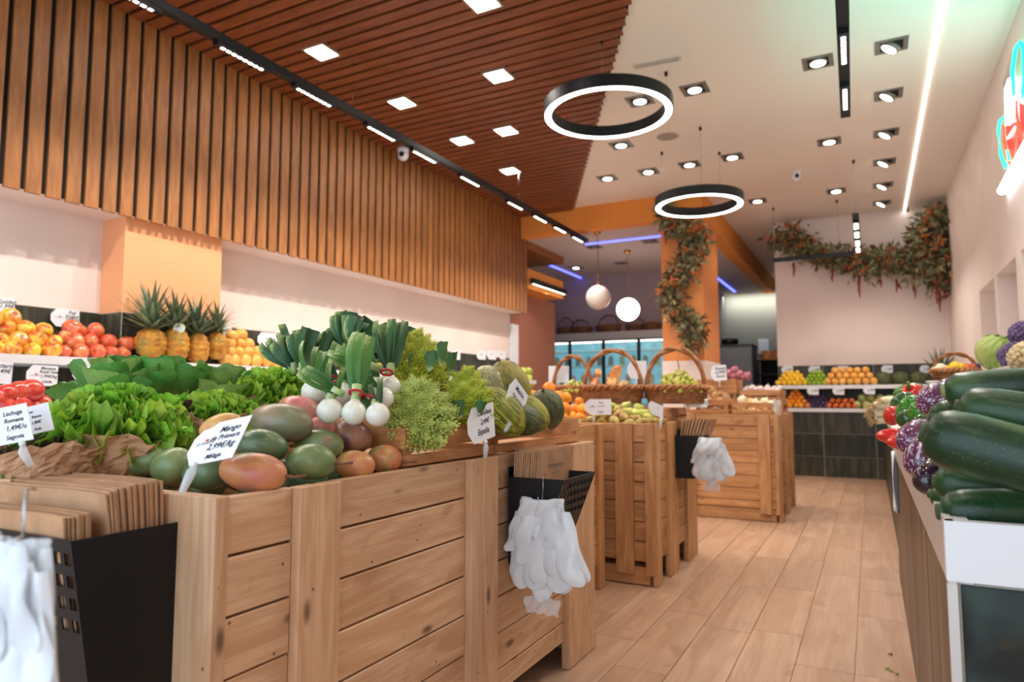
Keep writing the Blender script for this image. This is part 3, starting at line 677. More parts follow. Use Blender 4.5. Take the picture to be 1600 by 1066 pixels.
def glove_pack(label, c, ex, s, gloves, hook=True, nrm=None, band=.42):
    """a sheaf of thin gloves hanging from its cuff band; c = middle of the top edge, ex = along the width"""
    c = Vector(c); ex = Vector(ex).normalized(); en = Vector((ex.y, -ex.x, 0)) if nrm is None else Vector(nrm).normalized(); ez = Vector((0, 0, 1))
    t = thing('plastic_gloves', label, 'gloves', c, group='packs of thin plastic gloves hanging on hooks')
    def sheet(a, b):
        pl = .03 * math.sin(a * 17 + 2 * b) * b + .015 * math.sin(a * 37 + 7 * b)
        return ex * ((a - .5) * band * (1 - .10 * b) * s) - ez * ((b * .34 - .012 * math.sin(9 * a)) * s) + en * ((pl + .08 * math.sin(math.pi * a) + .035) * s)
    solid(MB().grid(sheet, 24, 8).build('cuff_band', GL, t, (0, 0, 0), True), .002)
    for gi, (gx, gz, ang, ln, off, fan, nf, fw) in enumerate(gloves):
        mb = MB()
        for k in range(nf):
            fa = R_(ang + fan * (k - (nf - 1) / 2)); x0 = gx + fw * .62 * (k - (nf - 1) / 2); L = ln * (1 - .16 * abs(k - (nf - 1) / 2) / max(1, nf / 2)); ph = random.random() * 6
            def fn(u, v, fa=fa, x0=x0, L=L, ph=ph, k=k):
                q_ = v * 2 * math.pi; u = math.sin(u * math.pi / 2); w_ = fw * (.62 + .38 * min(1, u * 1.6)) * (1 if u < .82 else math.sqrt(max(0.0, 1 - ((u - .82) / .18) ** 2))); pf = .30 * (1 + .35 * math.sin(5 * u + ph))
                l = L * u; x = x0 + math.sin(fa) * l * (.4 + .6 * u) + w_ / 2 * math.cos(q_) + .01 * math.sin(9 * u + ph); z = gz - math.cos(fa) * l; d = off + w_ / 2 * pf * math.sin(q_) + .02 * math.sin(4 * u + ph) + .012 * math.sin(11 * u + 3 * math.cos(q_))
                return (ex * x + ez * z + en * d) * s
            mb.grid(fn, 18, 12)
        mb.build('glove', GL, t, (0, 0, 0), True)
    def flap(a, b): return ex * ((a - .5) * band * .8 * s) - ez * ((.86 + .14 * b) * s) + en * ((.05 + .03 * math.sin(a * 23 + 5 * b)) * s)
    MB().grid(flap, 14, 4).build('clear_wrapper_end', FILM, t, (0, 0, 0), True)
    if hook:
        MB().tube([en * -.004 + ez * .20 * s, en * .006 + ez * .21 * s, en * .008 + ez * .09 * s, en * .03 * s + ez * .0, en * .10 * s - ez * .02 * s, en * .13 * s + ez * .02 * s], .0018, 6).build('hook', CHROME, t, (0, 0, 0), True)
    return t
LOBES = [(0, -.04, 0, .86, .03, 5, 3, .22), (.02, -.06, 2, .80, .08, 5, 2, .27), (-.07, -.02, -5, .80, .05, 6, 2, .24), (-.15, -.12, -15, .42, .08, 6, 2, .16), (-.11, -.14, -8, .44, .12, 4, 1, .19), (.13, -.1, 14, .66, .06, 6, 2, .24), (.17, -.2, 22, .54, .11, 5, 1, .24), (0, .0, 0, .36, .12, 6, 2, .26)]
# on the side of the near crate
XP = XA + .012
Ya = UX(793, 745, XP).y; za = UX(793, 745, XP).z; zb_ = UX(793, 881, XP).z; xo = UY(881, 753, Ya).x; Yb = UX(930, 741, xo).y
_, q = pocket('black perforated bag holder on the aisle side of the near crate', (XP, Ya, 0), (1, 0, 0), (0, 1, 0), xo - XP, (xo - XP) * .45, Yb - Ya, za, zb_)
bag_stack(q, 15, .012, .085, .012, Yb - Ya + .02, zb_ + .01, za + .082, .012, 'brown paper bag standing in the holder on the aisle side of the near crate', 'paper bags in the aisle side holder', wav=.002,
          text=[(.5, .86, 'www.lahuertade', .017), (.5, .78, '-- bolsas de papel --', .009), (.5, .70, '-----------------------', .012)])
glove_pack('milky plastic gloves hanging from the holder on the side of the near crate', UY(850, 778, Ya - .012), (1, 0, 0), .34, LOBES, nrm=(0, -1, 0))
# on the front of the near crate
XL = UY(281, 815, .84).x; zl = UY(281, 815, .84).z; pL = UX(112, 846, XL)
_, q = pocket('black perforated bag holder on the front of the near crate', (XL, .842, 0), (0, -1, 0), (-1, 0, 0), .842 - pL.y, .842 - UX(155, 1066, XL).y, .27, (zl + pL.z) / 2, .44)
zt_ = (zl + pL.z) / 2
DU = .842 - pL.y; SL = (.842 - UX(155, 1066, XL).y) / DU
bag_stack(q, 18, .012, DU * .52, .025, .36, .50, zt_ + .078, .02, 'brown paper bag standing in the holder on the front of the near crate', 'paper bags in the front holder', wav=.006, fold=.012, slim=SL,
          text=[(.38, .80, 'www.lahuertade', .02), (.38, .88, 'bolsa de papel', .009), (.38, .73, '--------------------', .010)])
bag_stack(q, 7, DU * .74, DU * .93, .03, .30, .50, zt_ + .034, .005, 'smaller brown paper bag in front of the others in the front holder', 'smaller paper bags in the front holder', wav=.004, fold=.004, slim=SL)
LOBL = [(-.05, -.02, 2, 1.3, .05, 3, 5, .20), (.06, -.06, 5, .62, .12, 12, 3, .20), (.10, -.10, 10, 1.25, .08, 4, 3, .22), (.0, 0, 0, .5, .14, 14, 3, .22), (-.2, 0, -2, 1.2, .1, 4, 4, .2)]
gp = UD(46, 836, .70)
glove_pack('milky plastic gloves hanging from the holder on the front of the near crate', gp, (1, 0, 0), .23, LOBL, nrm=(.25, -1, 0))
# on the side of the second crate
XP = -1.04 + .012; Ya = UX(1052, 680, XP).y; za = UX(1052, 680, XP).z; zb_ = UX(1052, 747, XP).z; xo = UY(1097, 683, Ya).x
_, q = pocket('black bag holder on the aisle side of the pear crate', (XP, Ya, 0), (1, 0, 0), (0, 1, 0), xo - XP, (xo - XP) * .7, .24, za, zb_)
bag_stack(q, 8, .02, .12, .01, .26, zb_ + .01, za + .09, .06, 'brown paper bag standing in the holder of the pear crate', 'paper bags in the pear crate holder', wav=.004)
glove_pack('milky plastic gloves hanging from the holder of the pear crate', UY(1110, 684, Ya - .01), (1, 0, 0), .30, LOBES, nrm=(0, -1, 0))

# ------------------------------------------------------------------ price cards
def card(label, c, right, up, w_, h_, lines, shape='tag', clip=None, group='white price cards', foot=.05, sz=1.0, logo=True, cat='price card'):
    c = Vector(c); ex = Vector(right).normalized(); ez = (Vector(up) - ex * Vector(up).dot(ex)).normalized(); en = ex.cross(ez)
    t = thing('price_card', label, cat, c, group=group)
    a, b = w_ / 2, h_ / 2
    if shape == 'tag': pts = [(-a * .62, b), (a, b), (a, -b), (-a * .62, -b), (-a, -b * .35), (-a, b * .35)]
    elif shape == 'round': pts = [(a * math.cos(k * .5236) * (1 if math.cos(k * .5236) > 0 else 1.0), b * math.sin(k * .5236)) for k in range(12)]
    else: pts = [(-a, -b), (a, -b), (a, b), (-a, b)]
    M_ = Matrix((ex, ez, en)).transposed().to_4x4(); M_.translation = c; t.matrix_world = M_
    t.rotation_euler = M_.to_euler(); t.location = c
    MB().prism([Vector((x, y_, -.0006)) for x, y_ in pts], (0, 0, .0012)).build('card', CARD, t, (0, 0, 0))
    for (txt, size, x, y_) in lines:
        lo = obj('lettering', lettering(txt, size * 9.0 * h_), INK, t); lo.location = (x * a, y_ * b, .0012)
    if logo:
        lo = obj('printed_logo', lettering('LA HUERTA', h_ * .09, 0), INKG, t); lo.location = (-a * .42, -.05 * b, .0012)
        MB().box(-a * .46, -a * .34, b * .1, b * .2, .001, .0014).build('printed_emblem', REDP, t, (0, 0, 0))
    if clip:
        x, y_ = clip
        MB().tube([(x * a, y_ * b, .004), (x * a * .9, y_ * b - .02, .006), (x * a * 1.2, y_ * b - foot, 0)], [.003, .009, .006], 8).build('clip_foot', FILM, t, (0, 0, 0), True)
        MB().ball(lambda q_, p: Vector((x * a + .006 * math.sin(p) * math.cos(q_), y_ * b - .004 + .006 * math.cos(p), .006 + .006 * math.sin(p) * math.sin(q_))), 10, 8).build('clip_head', WHITE, t, (0, 0, 0), True)
    return t
def pcard(label, pts, lines, plane, dz=None, **k):
    """card given by the photo positions of its middle, right edge middle and top middle on planes"""
    f, v = plane; P = [f(x, y, v) for x, y in pts]
    if dz: P = [P[0], f(pts[1][0], pts[1][1], v * (1 + dz[0] / FPX)), f(pts[2][0], pts[2][1], v * (1 + dz[1] / FPX))]
    ex = P[1] - P[0]; ez = P[2] - P[0]
    return card(label, P[0], ex, ez, 2 * ex.length, 2 * (ez - ex.normalized() * ez.dot(ex.normalized())).length, lines, **k)
ML = [('Mango', .022, .35, .42), ('de Primera', .019, .28, .05), ('2,99€/kg', .022, .28, -.38), ('Málaga', .017, .18, -.82)]
pcard('white card lettered Mango de Primera leaning on the mangoes', [(338, 690), (379, 681), (350, 659)], ML, (UD, 1.255), dz=(-20, 30), clip=(-.3, -1), foot=.058)
pcard('blue-white card lettered Lechuga Romana at the edge of the picture', [(17, 664), (47, 658), (14, 635)], [('Lechuga', .018, .2, .5), ('Romana', .018, .2, .12), ('1,49€/u', .02, .25, -.3), ('Segovia', .018, .1, -.78)], (UD, 1.3), clip=(.5, -1), shape='rect', logo=False, sz=.95)
pcard('blue-white card lettered Lechuga Batavia half behind the frilly lettuce', [(58, 655), (80, 650), (61, 632)], [('Lec', .016, -.35, .5), ('Batavia', .014, .0, .12), ('1,80€', .017, -.1, -.3), ('Ávila', .015, -.1, -.78)], (UD, 1.36), shape='rect', logo=False, sz=.9)
pcard('white card lettered Cebolleta España hanging on the romanesco box', [(752, 662), (772, 655), (758, 632)], [('Cebolleta', .022, .25, .45), ('2,49€', .022, .25, -.05), ('España', .026, .1, -.6)], (UX, -.995), clip=(.1, -1), logo=False)
pcard('white card slanting across the melons in the slatted box', [(806, 628), (818, 644), (817, 607)], [('Melón', .022, .1, .5), ('Piel de Sapo', .014, .1, .1), ('1,99€/kg', .018, .1, -.35), ('España', .016, 0, -.75)], (UX, -.985), clip=(-.2, -1.05), logo=False)
pcard('white card standing among the pears on the second crate', [(934, 636), (955, 636), (936, 624)], [('Pera', .02, .25, .45), ('Conferencia', .012, .25, .05), ('Lleida', .018, .2, -.75)], (UY, 3.62), clip=(-.3, -1))
pcard('white card tilted away over the end of the pear pile', [(1025, 640), (1036, 645), (1027, 631)], [('Uva', .02, .2, .2)], (UX, -1.0), clip=(.6, -1), logo=False)
pcard('white card standing over the potato box beside the red onions', [(1123, 583), (1135, 582), (1123, 571)], [('Patata', .03, .2, .4), ('0,99€', .03, .2, -.1), ('Soria', .03, .2, -.6)], (UY, 6.33), clip=(0, -1), logo=False)
BL = [('Fuji', .03, .45, .45), ('Zaragoza', .022, .45, .1), ('2,49€/kg', .022, .45, -.2)]
pcard('white card lettered Fuji on the dark tiles above the red apples', [(102, 497), (124, 499), (103, 483)], BL, (UX, -4.27), sz=1.5)
pcard('white card on the dark tiles at the picture edge above the yellow apples', [(5, 480), (23, 481), (5, 466)], [('Golden', .035, .3, .4), ('1,99€', .035, .3, -.1)], (UX, -4.27), logo=False, shape='rect')
pcard('white card hanging under the shelf between apples and green salad', [(66, 587), (90, 588), (66, 571)], [('Manzana', .022, .35, .6), ('Royal Gala', .022, .4, .25), ('1,99€/kg', .024, .4, -.2), ('Lleida', .022, .3, -.7)], (UX, -3.84), sz=1.5)
pcard('white card hanging under the shelf at the picture edge', [(4, 583), (19, 584), (4, 566)], [('Nectarina', .03, 0, .5), ('2,49€', .03, 0, 0)], (UX, -3.84), logo=False, shape='rect')
pcard('white card hanging under the shelf half hidden by the green salad', [(132, 584), (150, 585), (132, 572)], [('Pera', .02, .3, .2)], (UX, -3.84))
pcard('small white card standing behind the pineapples', [(355, 518), (362, 518), (355, 508)], [('Piña', .03, 0, 0)], (UX, -4.0), shape='rect', logo=False)
pcard('white round-ended card on the tiles behind the leek tops', [(418, 531), (433, 532), (418, 520)], [('Naranja', .03, .3, 0)], (UX, -4.27), logo=False)
for i, xx in enumerate((712, 752, 768, 783)):
    pcard('white card in the row on the tiles behind the romanesco, %s' % ('nearest the romanesco', 'second along', 'third along', 'last along')[i], [(xx, 555), (xx + 7, 555.5), (xx, 548)], [('2,99', .03, 0, 0)], (UX, -4.27), logo=False)
for i, (xx, yy) in enumerate(((1230, 578), (1272, 578), (1316, 578), (1386, 577), (1446, 577), (1270, 611), (1310, 611), (1358, 610))):
    pcard('white card ' + ['above the lemons', 'above the limes', 'above the oranges', 'above the dark melons', 'beside the aloe', 'above the plums', 'above the persimmons', 'above the green mangoes'][i] + ' on the end wall', [(xx, yy), (xx + 9, yy), (xx, yy - 6)], [('1,99', .05, .2, -.3)], (UY, 9.862 if i < 5 else 9.46), logo=False)
# ================================================================== produce: shapes
GA = 2.39996
def fruit_mesh(name, rx, ry, rz, dimp=0.0, dw=.35, ridge=0, ramp=.0, nu=18, nv=12, taper=0.0, curve=0.0, low=0.0):
    """long axis Z; dimp = dent at both poles"""
    def fn(a, p):
        s, c = math.sin(p), math.cos(p); k = 1 + ramp * math.cos(ridge * a) * s if ridge else 1
        r = s * k * (1 + taper * c); z = c - (1 if c > 0 else -1) * dimp * math.exp(-(s / dw) ** 2) * (1 if c > 0 else low if low else .6)
        return Vector((rx * r * math.cos(a) + curve * rx * c * c, ry * r * math.sin(a), rz * z))
    return MB().ball(fn, nu, nv).mesh(name, True)
def leafmat(name, pale, mid, tip, rough=.45, g0=.05, g1=.55, tr=.3, vein=0.0, nz=9.0):
    m = bpy.data.materials.new(name); m.use_nodes = True; nt = m.node_tree; N = nt.nodes; L = nt.links; b = N['Principled BSDF']; b.inputs['Roughness'].default_value = rough
    tc = N.new('ShaderNodeTexCoord'); sp = N.new('ShaderNodeSeparateXYZ'); L.new(tc.outputs['Generated'], sp.inputs[0])
    n = N.new('ShaderNodeTexNoise'); n.inputs['Scale'].default_value = nz; n.inputs['Detail'].default_value = 4; L.new(tc.outputs['Generated'], n.inputs['Vector'])
    oi = N.new('ShaderNodeObjectInfo')
    r = N.new('ShaderNodeValToRGB'); e = r.color_ramp.elements; e[0].position = g0; e[0].color = s2l(pale); e[1].position = 1.0; e[1].color = s2l(tip); k = e.new(g1); k.color = s2l(mid)
    ad = N.new('ShaderNodeMath'); ad.operation = 'MULTIPLY_ADD'; ad.inputs[1].default_value = .5; ad.inputs[2].default_value = -.25; L.new(n.outputs['Fac'], ad.inputs[0])
    a2 = N.new('ShaderNodeMath'); L.new(sp.outputs[0], a2.inputs[0]); L.new(ad.outputs[0], a2.inputs[1]); L.new(a2.outputs[0], r.inputs[0])
    h = N.new('ShaderNodeHueSaturation'); mr = N.new('ShaderNodeMapRange'); mr.inputs[3].default_value = .8; mr.inputs[4].default_value = 1.2; L.new(oi.outputs['Random'], mr.inputs[0]); L.new(mr.outputs[0], h.inputs['Value']); L.new(r.outputs[0], h.inputs['Color'])
    L.new(h.outputs[0], b.inputs['Base Color'])
    bp = N.new('ShaderNodeBump'); bp.inputs['Strength'].default_value = .5; bp.inputs['Distance'].default_value = .004; n2 = N.new('ShaderNodeTexNoise'); n2.inputs['Scale'].default_value = 14; n2.inputs['Detail'].default_value = 5; L.new(tc.outputs['Generated'], n2.inputs['Vector']); L.new(n2.outputs['Fac'], bp.inputs['Height']); L.new(bp.outputs[0], b.inputs['Normal'])
    if tr:
        t = N.new('ShaderNodeBsdfTranslucent'); L.new(h.outputs[0], t.inputs[0]); mx = N.new('ShaderNodeMixShader'); mx.inputs[0].default_value = tr
        L.new(b.outputs[0], mx.inputs[1]); L.new(t.outputs[0], mx.inputs[2]); L.new(mx.outputs[0], N['Material Output'].inputs[0])
    return m
M_FRILL = leafmat('frilly lettuce leaf', (176, 202, 100), (112, 172, 48), (146, 204, 70), tr=.35)  # lighter tip colour paints the highlights along the curled edges
M_FRILLY = leafmat('yellow-green frilly leaf', (190, 206, 90), (150, 192, 56), (176, 212, 80), tr=.35)  # edge highlights painted in by the lighter tip here too
M_ROM = leafmat('smooth dark lettuce leaf', (196, 212, 140), (116, 166, 86), (84, 146, 64), g1=.4)
M_PALE = leafmat('pale grey-green lettuce leaf', (212, 220, 168), (160, 186, 112), (122, 162, 82), g1=.5)
M_REDL = leafmat('red oak lettuce leaf', (120, 128, 60), (84, 72, 48), (66, 30, 40))
M_LEEK = leafmat('leek green', (170, 190, 116), (52, 96, 46), (30, 70, 36), g0=.0, g1=.3, tr=.08)
M_LEEK2 = leafmat('fresh onion green', (196, 206, 140), (84, 130, 50), (46, 98, 36), g0=.0, g1=.3, tr=.1)
M_CAUL = leafmat('cauliflower leaf', (196, 214, 150), (84, 128, 74), (54, 100, 58), g1=.3, tr=.1)

def leaf_mesh(name, L, W, ruf, freq, curl, seed, nu=12, nv=12, tip=.8, cup=.3):
    """leaf along +X from the origin, curling up towards +Z"""
    rs = random.Random(seed); p1, p2, p3 = (rs.random() * 6 for _ in range(3))
    def fn(u, v):
        s = (v - .5) * 2; wid = W * (.22 + .78 * math.sin(min(1, u * 1.12) ** .8 * math.pi * .62)) * (1 if u < tip else math.sqrt(max(0.0, 1 - ((u - tip) / (1.001 - tip)) ** 2)) * .55 + .45)
        e = max(abs(s) ** 2.2, max(0, (u - .55) / .45) ** 2)
        rz_ = ruf * L * e * (math.sin(freq * u * 6.28 + p1 + 2.2 * s) * .6 + math.sin(freq * 1.7 * (u + s * .6) * 6.28 + p2) * .5)
        ry = ruf * L * .6 * e * math.sin(freq * 1.3 * u * 6.28 + p3)
        a = curl * u; x = L * (math.sin(a) / curl if abs(curl) > .01 else u); z = L * ((1 - math.cos(a)) / curl if abs(curl) > .01 else 0)
        return Vector((x - rz_ * math.sin(a), s * wid / 2 + ry, z + rz_ * math.cos(a) + cup * (s * wid / 2) ** 2 / max(W, .01) * 2))
    return MB().grid(fn, nu, nv).mesh(name, True)
def frill_mesh(name, seed, L=1.0, fan=1.25, amp=.085):
    # a fan shaped blade with a strongly curled margin
    rs = random.Random(seed); ph = [rs.random() * 6.28 for _ in range(5)]
    def fn(u, v):
        a = (v - .5) * 2 * fan * (.45 + .55 * u); r = L * u * (1 + .05 * math.sin(7 * v * 6.28 + ph[0]) * u)
        e = max(0, (u - .35) / .65) ** 1.3
        w1 = math.sin(v * 6.28 * 5 + ph[1] + 2.5 * u); w2 = math.sin(v * 6.28 * 9 + ph[2] - 5 * u)
        lift = amp * L * e * (1.0 * w1 + .7 * w2 + 0.55 * math.sin(v * 6.28 * 24 + ph[3] + 3 * u)) + .10 * L * math.sin(u * 3 + ph[3]) * u
        curl = .33 * u * u * L
        return Vector((r * math.cos(a) - .25 * lift - .17 * e * e * L * (.5 + .5 * w1), r * math.sin(a) * .8 + amp * .6 * L * e * math.cos(v * 6.28 * 7 + ph[4]), curl + lift))
    return MB().grid(fn, 14, 150).mesh(name, True)
FRILLS = [frill_mesh('leaf', k) for k in range(4)]
SMOOTH = [leaf_mesh('leaf', 1.0, .62, .035, 1.2, .7, 20 + k, 10, 10, cup=.5) for k in range(3)]
def head(name, label, c, rad, n, mats, meshes, cat='lettuce', group=None, squash=.8, tilt=(0, 0), inner=80, outer=-5, lmin=.6, lmax=1.0, rz=0):
    t = thing(name, label, cat, c, (tilt[0], tilt[1], rz), group)
    for i in range(n):
        f = (i + .5) / n; az = i * GA; el = R_(inner + (outer - inner) * f ** .8 + jit(9)); L = rad * (lmin + (lmax - lmin) * f) * random.uniform(.9, 1.1)
        o = obj('leaf', random.choice(meshes), random.choice(mats), t)
        o.rotation_euler = Euler((jit(.35), -el, az + jit(.2)), 'XYZ'); o.rotation_mode = 'XYZ'
        o.scale = (L, L * random.uniform(.85, 1.1), L); o.location = Vector((0, 0, -rad * .35 * (1 - squash) - .02 * f)) + Vector((math.cos(az), math.sin(az), 0)) * rad * .08 * f
    return t
def crumple_bag(name, label, c, rx, ry, h, flare=1.15, seed=0, group='crumpled kraft paper bags around the salads', rz=0):
    rs = random.Random(seed); ph = [rs.random() * 6 for _ in range(6)]
    def fn(u, v):
        a = u * 2 * math.pi; k = 1 + (flare - 1) * v + .06 * v * math.sin(5 * a + ph[0]) + .05 * math.sin(9 * a + ph[1] + 5 * v) + .03 * math.sin(17 * a + ph[2] - 9 * v)
        return Vector((rx * k * math.cos(a), ry * k * math.sin(a), h * v * (1 + .16 * math.sin(3 * a + ph[3]) + .09 * math.sin(8 * a + ph[4]))))
    mb = MB().grid(fn, 44, 9); k = 45
    mb.add([Vector((0, 0, .002))], []); mb.f += [(len(mb.v) - 1, i, i + 1) for i in range(44)]
    rs2 = random.Random(seed + 50); mb.v = [(x + rs2.uniform(-.004, .004), y_ + rs2.uniform(-.004, .004), z + (rs2.uniform(-.004, .004) if z > .01 else 0)) for x, y_, z in mb.v]
    for j in range(10): mb.v[j * 45 + 44] = mb.v[j * 45]
    o = mb.build(name, PAPER, None, (0, 0, 0), False); o.location = c; o.rotation_euler = (0, 0, rz); solid(o, .0015)
    return tag(o, label, 'paper bag', group)
# ------------------------------------------------------------------ mangoes
MANGO = [fruit_mesh('skin', .5, .46, .82, taper=.1 + .03 * k, curve=.12, nu=20, nv=14) for k in range(2)]
STEM = MB().tube([(0, 0, 0), (.004, 0, .016), (.012, .003, .034)], [.0035, .0026, .003], 6).mesh('stem', True)
WSTEM = nmat('dry brown stem', (120, 78, 52), rough=.8)
MG = {'g': nmat('green mango skin', (104, 126, 78), (132, 146, 92), scale=1.5, rough=.34, c3=(150, 116, 96), s3=1.1, lo3=.56, hi3=.75, fleck=(188, 190, 150), fs=26, fr=.13),
      'd': nmat('dark green mango skin', (70, 96, 66), (98, 118, 80), scale=1.5, rough=.32, c3=(110, 96, 84), s3=1.1, lo3=.6, hi3=.8, fleck=(160, 170, 130), fs=26, fr=.13),
      'r': nmat('rosy mango skin', (200, 116, 100), (212, 142, 92), scale=1.5, rough=.34, c3=(138, 130, 98), s3=1.1, lo3=.55, hi3=.7, fleck=(226, 190, 150), fs=26, fr=.13),
      'k': nmat('pink mango skin', (206, 112, 112), (214, 146, 130), scale=1.5, rough=.34, c3=(180, 120, 90), s3=1.1, lo3=.5, hi3=.7),
      'y': nmat('yellow-red mango skin', (208, 164, 92), (206, 122, 88), scale=1.5, rough=.34, c3=(150, 148, 78), s3=1.1, lo3=.55, hi3=.7, fleck=(150, 110, 70), fs=26, fr=.13),
      'm': nmat('grey-green mango skin blushed with mauve', (124, 124, 92), (150, 130, 104), scale=1.5, rough=.34, c3=(128, 88, 92), s3=1.1, lo3=.5, hi3=.7, fleck=(184, 170, 140), fs=26, fr=.13),
      'p': nmat('mauve mango skin', (134, 84, 84), (172, 124, 94), scale=1.5, rough=.36, c3=(110, 64, 74), s3=1.1, lo3=.5, hi3=.7, fleck=(190, 160, 130), fs=26, fr=.13)}
def mango(label, px, py, wpx, hpx, plane, key, ang=0, yaw=0, stem=False):
    f, v = plane; c = f(px, py, v); D = depth(c); ln = wpx * D / FPX; wd = hpx * D / FPX
    t = thing('mango', label, 'mango', c, group='mangoes heaped in the near crate')
    ax = (cr * math.cos(R_(ang)) + cu * math.sin(R_(ang))) * math.cos(R_(yaw)) - fl * math.sin(R_(yaw)); ax.normalize()
    t.rotation_euler = ax.to_track_quat('Z', 'Y').to_euler()
    o = obj('skin', MANGO[len(label) % 2], MG[key], t); o.scale = (wd / .96, wd / .96, ln / 1.64)
    if stem: s = obj('stem', STEM, WSTEM, t); s.location = (.12 * wd / .96 * .5, 0, ln * .49); s.scale = (1.1, 1.1, 1.1)
    return t
XR = (UX, -1.092)
mango('large rosy mango lying lengthwise at the near corner of the crate', 392, 738, 112, 64, XR, 'r', -6, 8, True)
mango('green mango second along the crate rim from the corner', 484, 722, 80, 60, XR, 'g', -3, 10, True)
mango('yellow-red mango third along the crate rim from the corner', 552, 727, 67, 48, XR, 'y', -4, 10)
mango('yellow-pink mango with a stalk at the foot of the romanesco box', 600, 717, 56, 46, (UX, -1.1), 'y', -8, 10, True)
mango('dark green mango just behind the Mango price card foot', 325, 738, 78, 58, (UY, .935), 'd', 10, -10)
mango('green and yellow mango left of the price card', 270, 730, 66, 62, (UY, .945), 'g', 10, -20)
mango('green mango with a pink blush beside the crumpled paper bag', 227, 722, 80, 46, (UY, .955), 'g', 12, -15)
mango('green-brown mango half behind the right edge of the price card', 405, 697, 90, 56, (UX, -1.185), 'd', -8, 12)
mango('blue-green mango with a yellow end in the second layer', 496, 695, 82, 50, (UX, -1.165), 'g', -4, 8)
mango('mauve mango in the second layer near the spring onions', 546, 682, 70, 56, (UX, -1.17), 'p', -14, 14)
mango('big grey-green mango on top of the heap', 437, 660, 104, 62, (UX, -1.22), 'm', -9, 8)
mango('bright pink mango at the back of the heap', 466, 644, 74, 54, (UX, -1.30), 'k', -20, 14)
mango('small patch of a pink mango under the topmost ones', 500, 670, 56, 40, (UX, -1.22), 'k', -10, 10)
mango('orange-tinged mango hidden behind the price card', 345, 668, 70, 44, (UD, 1.32), 'y', 14, 0)
for i, (a, b) in enumerate(((1.02, -1.12), (1.14, -1.12), (1.27, -1.14), (1.0, -1.26), (1.12, -1.28), (1.22, -1.27), (1.0, -1.42), (1.16, -1.42))):
    c = Vector((b, a, .815)); t = thing('mango', 'green mango buried at the bottom of the heap', 'mango', c, (R_(80), 0, i * 1.3), 'mangoes at the bottom of the heap'); o = obj('skin', MANGO[0], MG['d'], t); o.scale = (.075, .075, .075)
# ------------------------------------------------------------------ salads
fp = UD(182, 662, 1.58)
crumple_bag('paper_wrap', 'crumpled kraft paper wrapped around the big frilly lettuce', UD(165, 742, 1.52), .105, .09, .085, 1.3, 3)
head('frilly_lettuce', 'big frilly green lettuce in crumpled paper behind the near mangoes', fp, .205, 84, [M_FRILL, M_FRILL, M_FRILLY], FRILLS, rz=.4, inner=85, outer=-28, lmin=.45, lmax=.84)
crumple_bag('paper_wrap', 'crumpled kraft paper wrapped around the small frilly lettuce behind the price card', UD(322, 700, 1.72), .075, .07, .075, 1.25, 5)
head('frilly_lettuce', 'small yellow-green frilly lettuce behind the price card', UD(335, 650, 1.80), .15, 56, [M_FRILLY, M_FRILL], FRILLS, inner=85, outer=-20, lmin=.45, lmax=.85)
crumple_bag('paper_wrap', 'kraft paper around the frilly lettuce next to the leeks', UD(404, 668, 2.1), .09, .08, .09, 1.2, 8)
head('frilly_lettuce', 'light green frilly lettuce next to the leeks', UD(424, 612, 2.12), .17, 56, [M_FRILLY, M_FRILL], FRILLS, inner=85, outer=-20, lmin=.45, lmax=.85)
head('romaine_lettuce', 'dark green smooth lettuce heaped behind the big frilly lettuce', UD(190, 632, 1.95), .24, 30, [M_ROM, M_ROM, M_PALE], SMOOTH, inner=70, outer=5, lmin=.6, lmax=.85, rz=1.0)
head('romaine_lettuce', 'dark green smooth lettuce in the middle of the salad row', UD(262, 622, 2.0), .22, 26, [M_ROM], SMOOTH, inner=75, outer=10, lmin=.6, lmax=.85)
head('romaine_lettuce', 'pale green smooth lettuce below the pineapples', UD(345, 628, 2.08), .19, 24, [M_PALE, M_PALE, M_ROM], SMOOTH, inner=75, outer=10, lmin=.6, lmax=.85, rz=2.0)
head('red_lettuce', 'dark red oak leaf lettuce under the Lechuga cards', UD(70, 712, 1.42), .11, 34, [M_REDL, M_REDL, M_ROM], FRILLS, inner=70, outer=-15, lmin=.5, lmax=.9)
head('red_lettuce', 'small red-brown lettuce between the green heads', UD(278, 648, 1.72), .08, 26, [M_REDL, M_FRILL], FRILLS, inner=70, outer=0, lmin=.5, lmax=.9)
crumple_bag('paper_wrap', 'rolled kraft paper around the red oak leaf lettuce', UD(75, 742, 1.40), .085, .08, .06, 1.25, 11)
# ------------------------------------------------------------------ onions and leeks
def strip(p0, p1, w0, w1, sag, nrm, fold=.35, n=8, tipcut=.9):
    """a folded leaf blade from p0 to p1"""
    p0 = Vector(p0); p1 = Vector(p1); d = p1 - p0; side = d.cross(nrm).normalized(); up = side.cross(d).normalized(); mb = MB()
    def fn(u, v):
        s = (v - .5) * 2; w_ = w0 + (w1 - w0) * math.sin(min(u * 1.3, 1) * math.pi / 2); w_ *= 1 if u < tipcut else 1 - .12 * (u - tipcut) / (1.001 - tipcut)
        return p0 + d * u + up * (sag * 4 * u * (1 - u) + abs(s) * fold * w_) + side * (s * w_ / 2)
    mb.grid(fn, n, 4); return mb
BULB = MB().lathe([(.001, -.5), (.12, -.49), (.34, -.38), (.49, -.15), (.5, .05), (.42, .26), (.27, .42), (.17, .55), (.14, .75)], 18).mesh('bulb', True)
M_BULB = nmat('white onion skin', (238, 236, 226), (224, 226, 204), scale=20, stretch=(1, 1, .2), rough=.22, coat=.3)
M_ROOT = nmat('onion root', (196, 180, 140), rough=.9)
M_NECK = leafmat('onion neck', (232, 234, 214), (176, 196, 130), (120, 156, 80), g0=0, g1=.5, tr=0)
RB = nmat('red rubber band', (176, 30, 44), rough=.5)
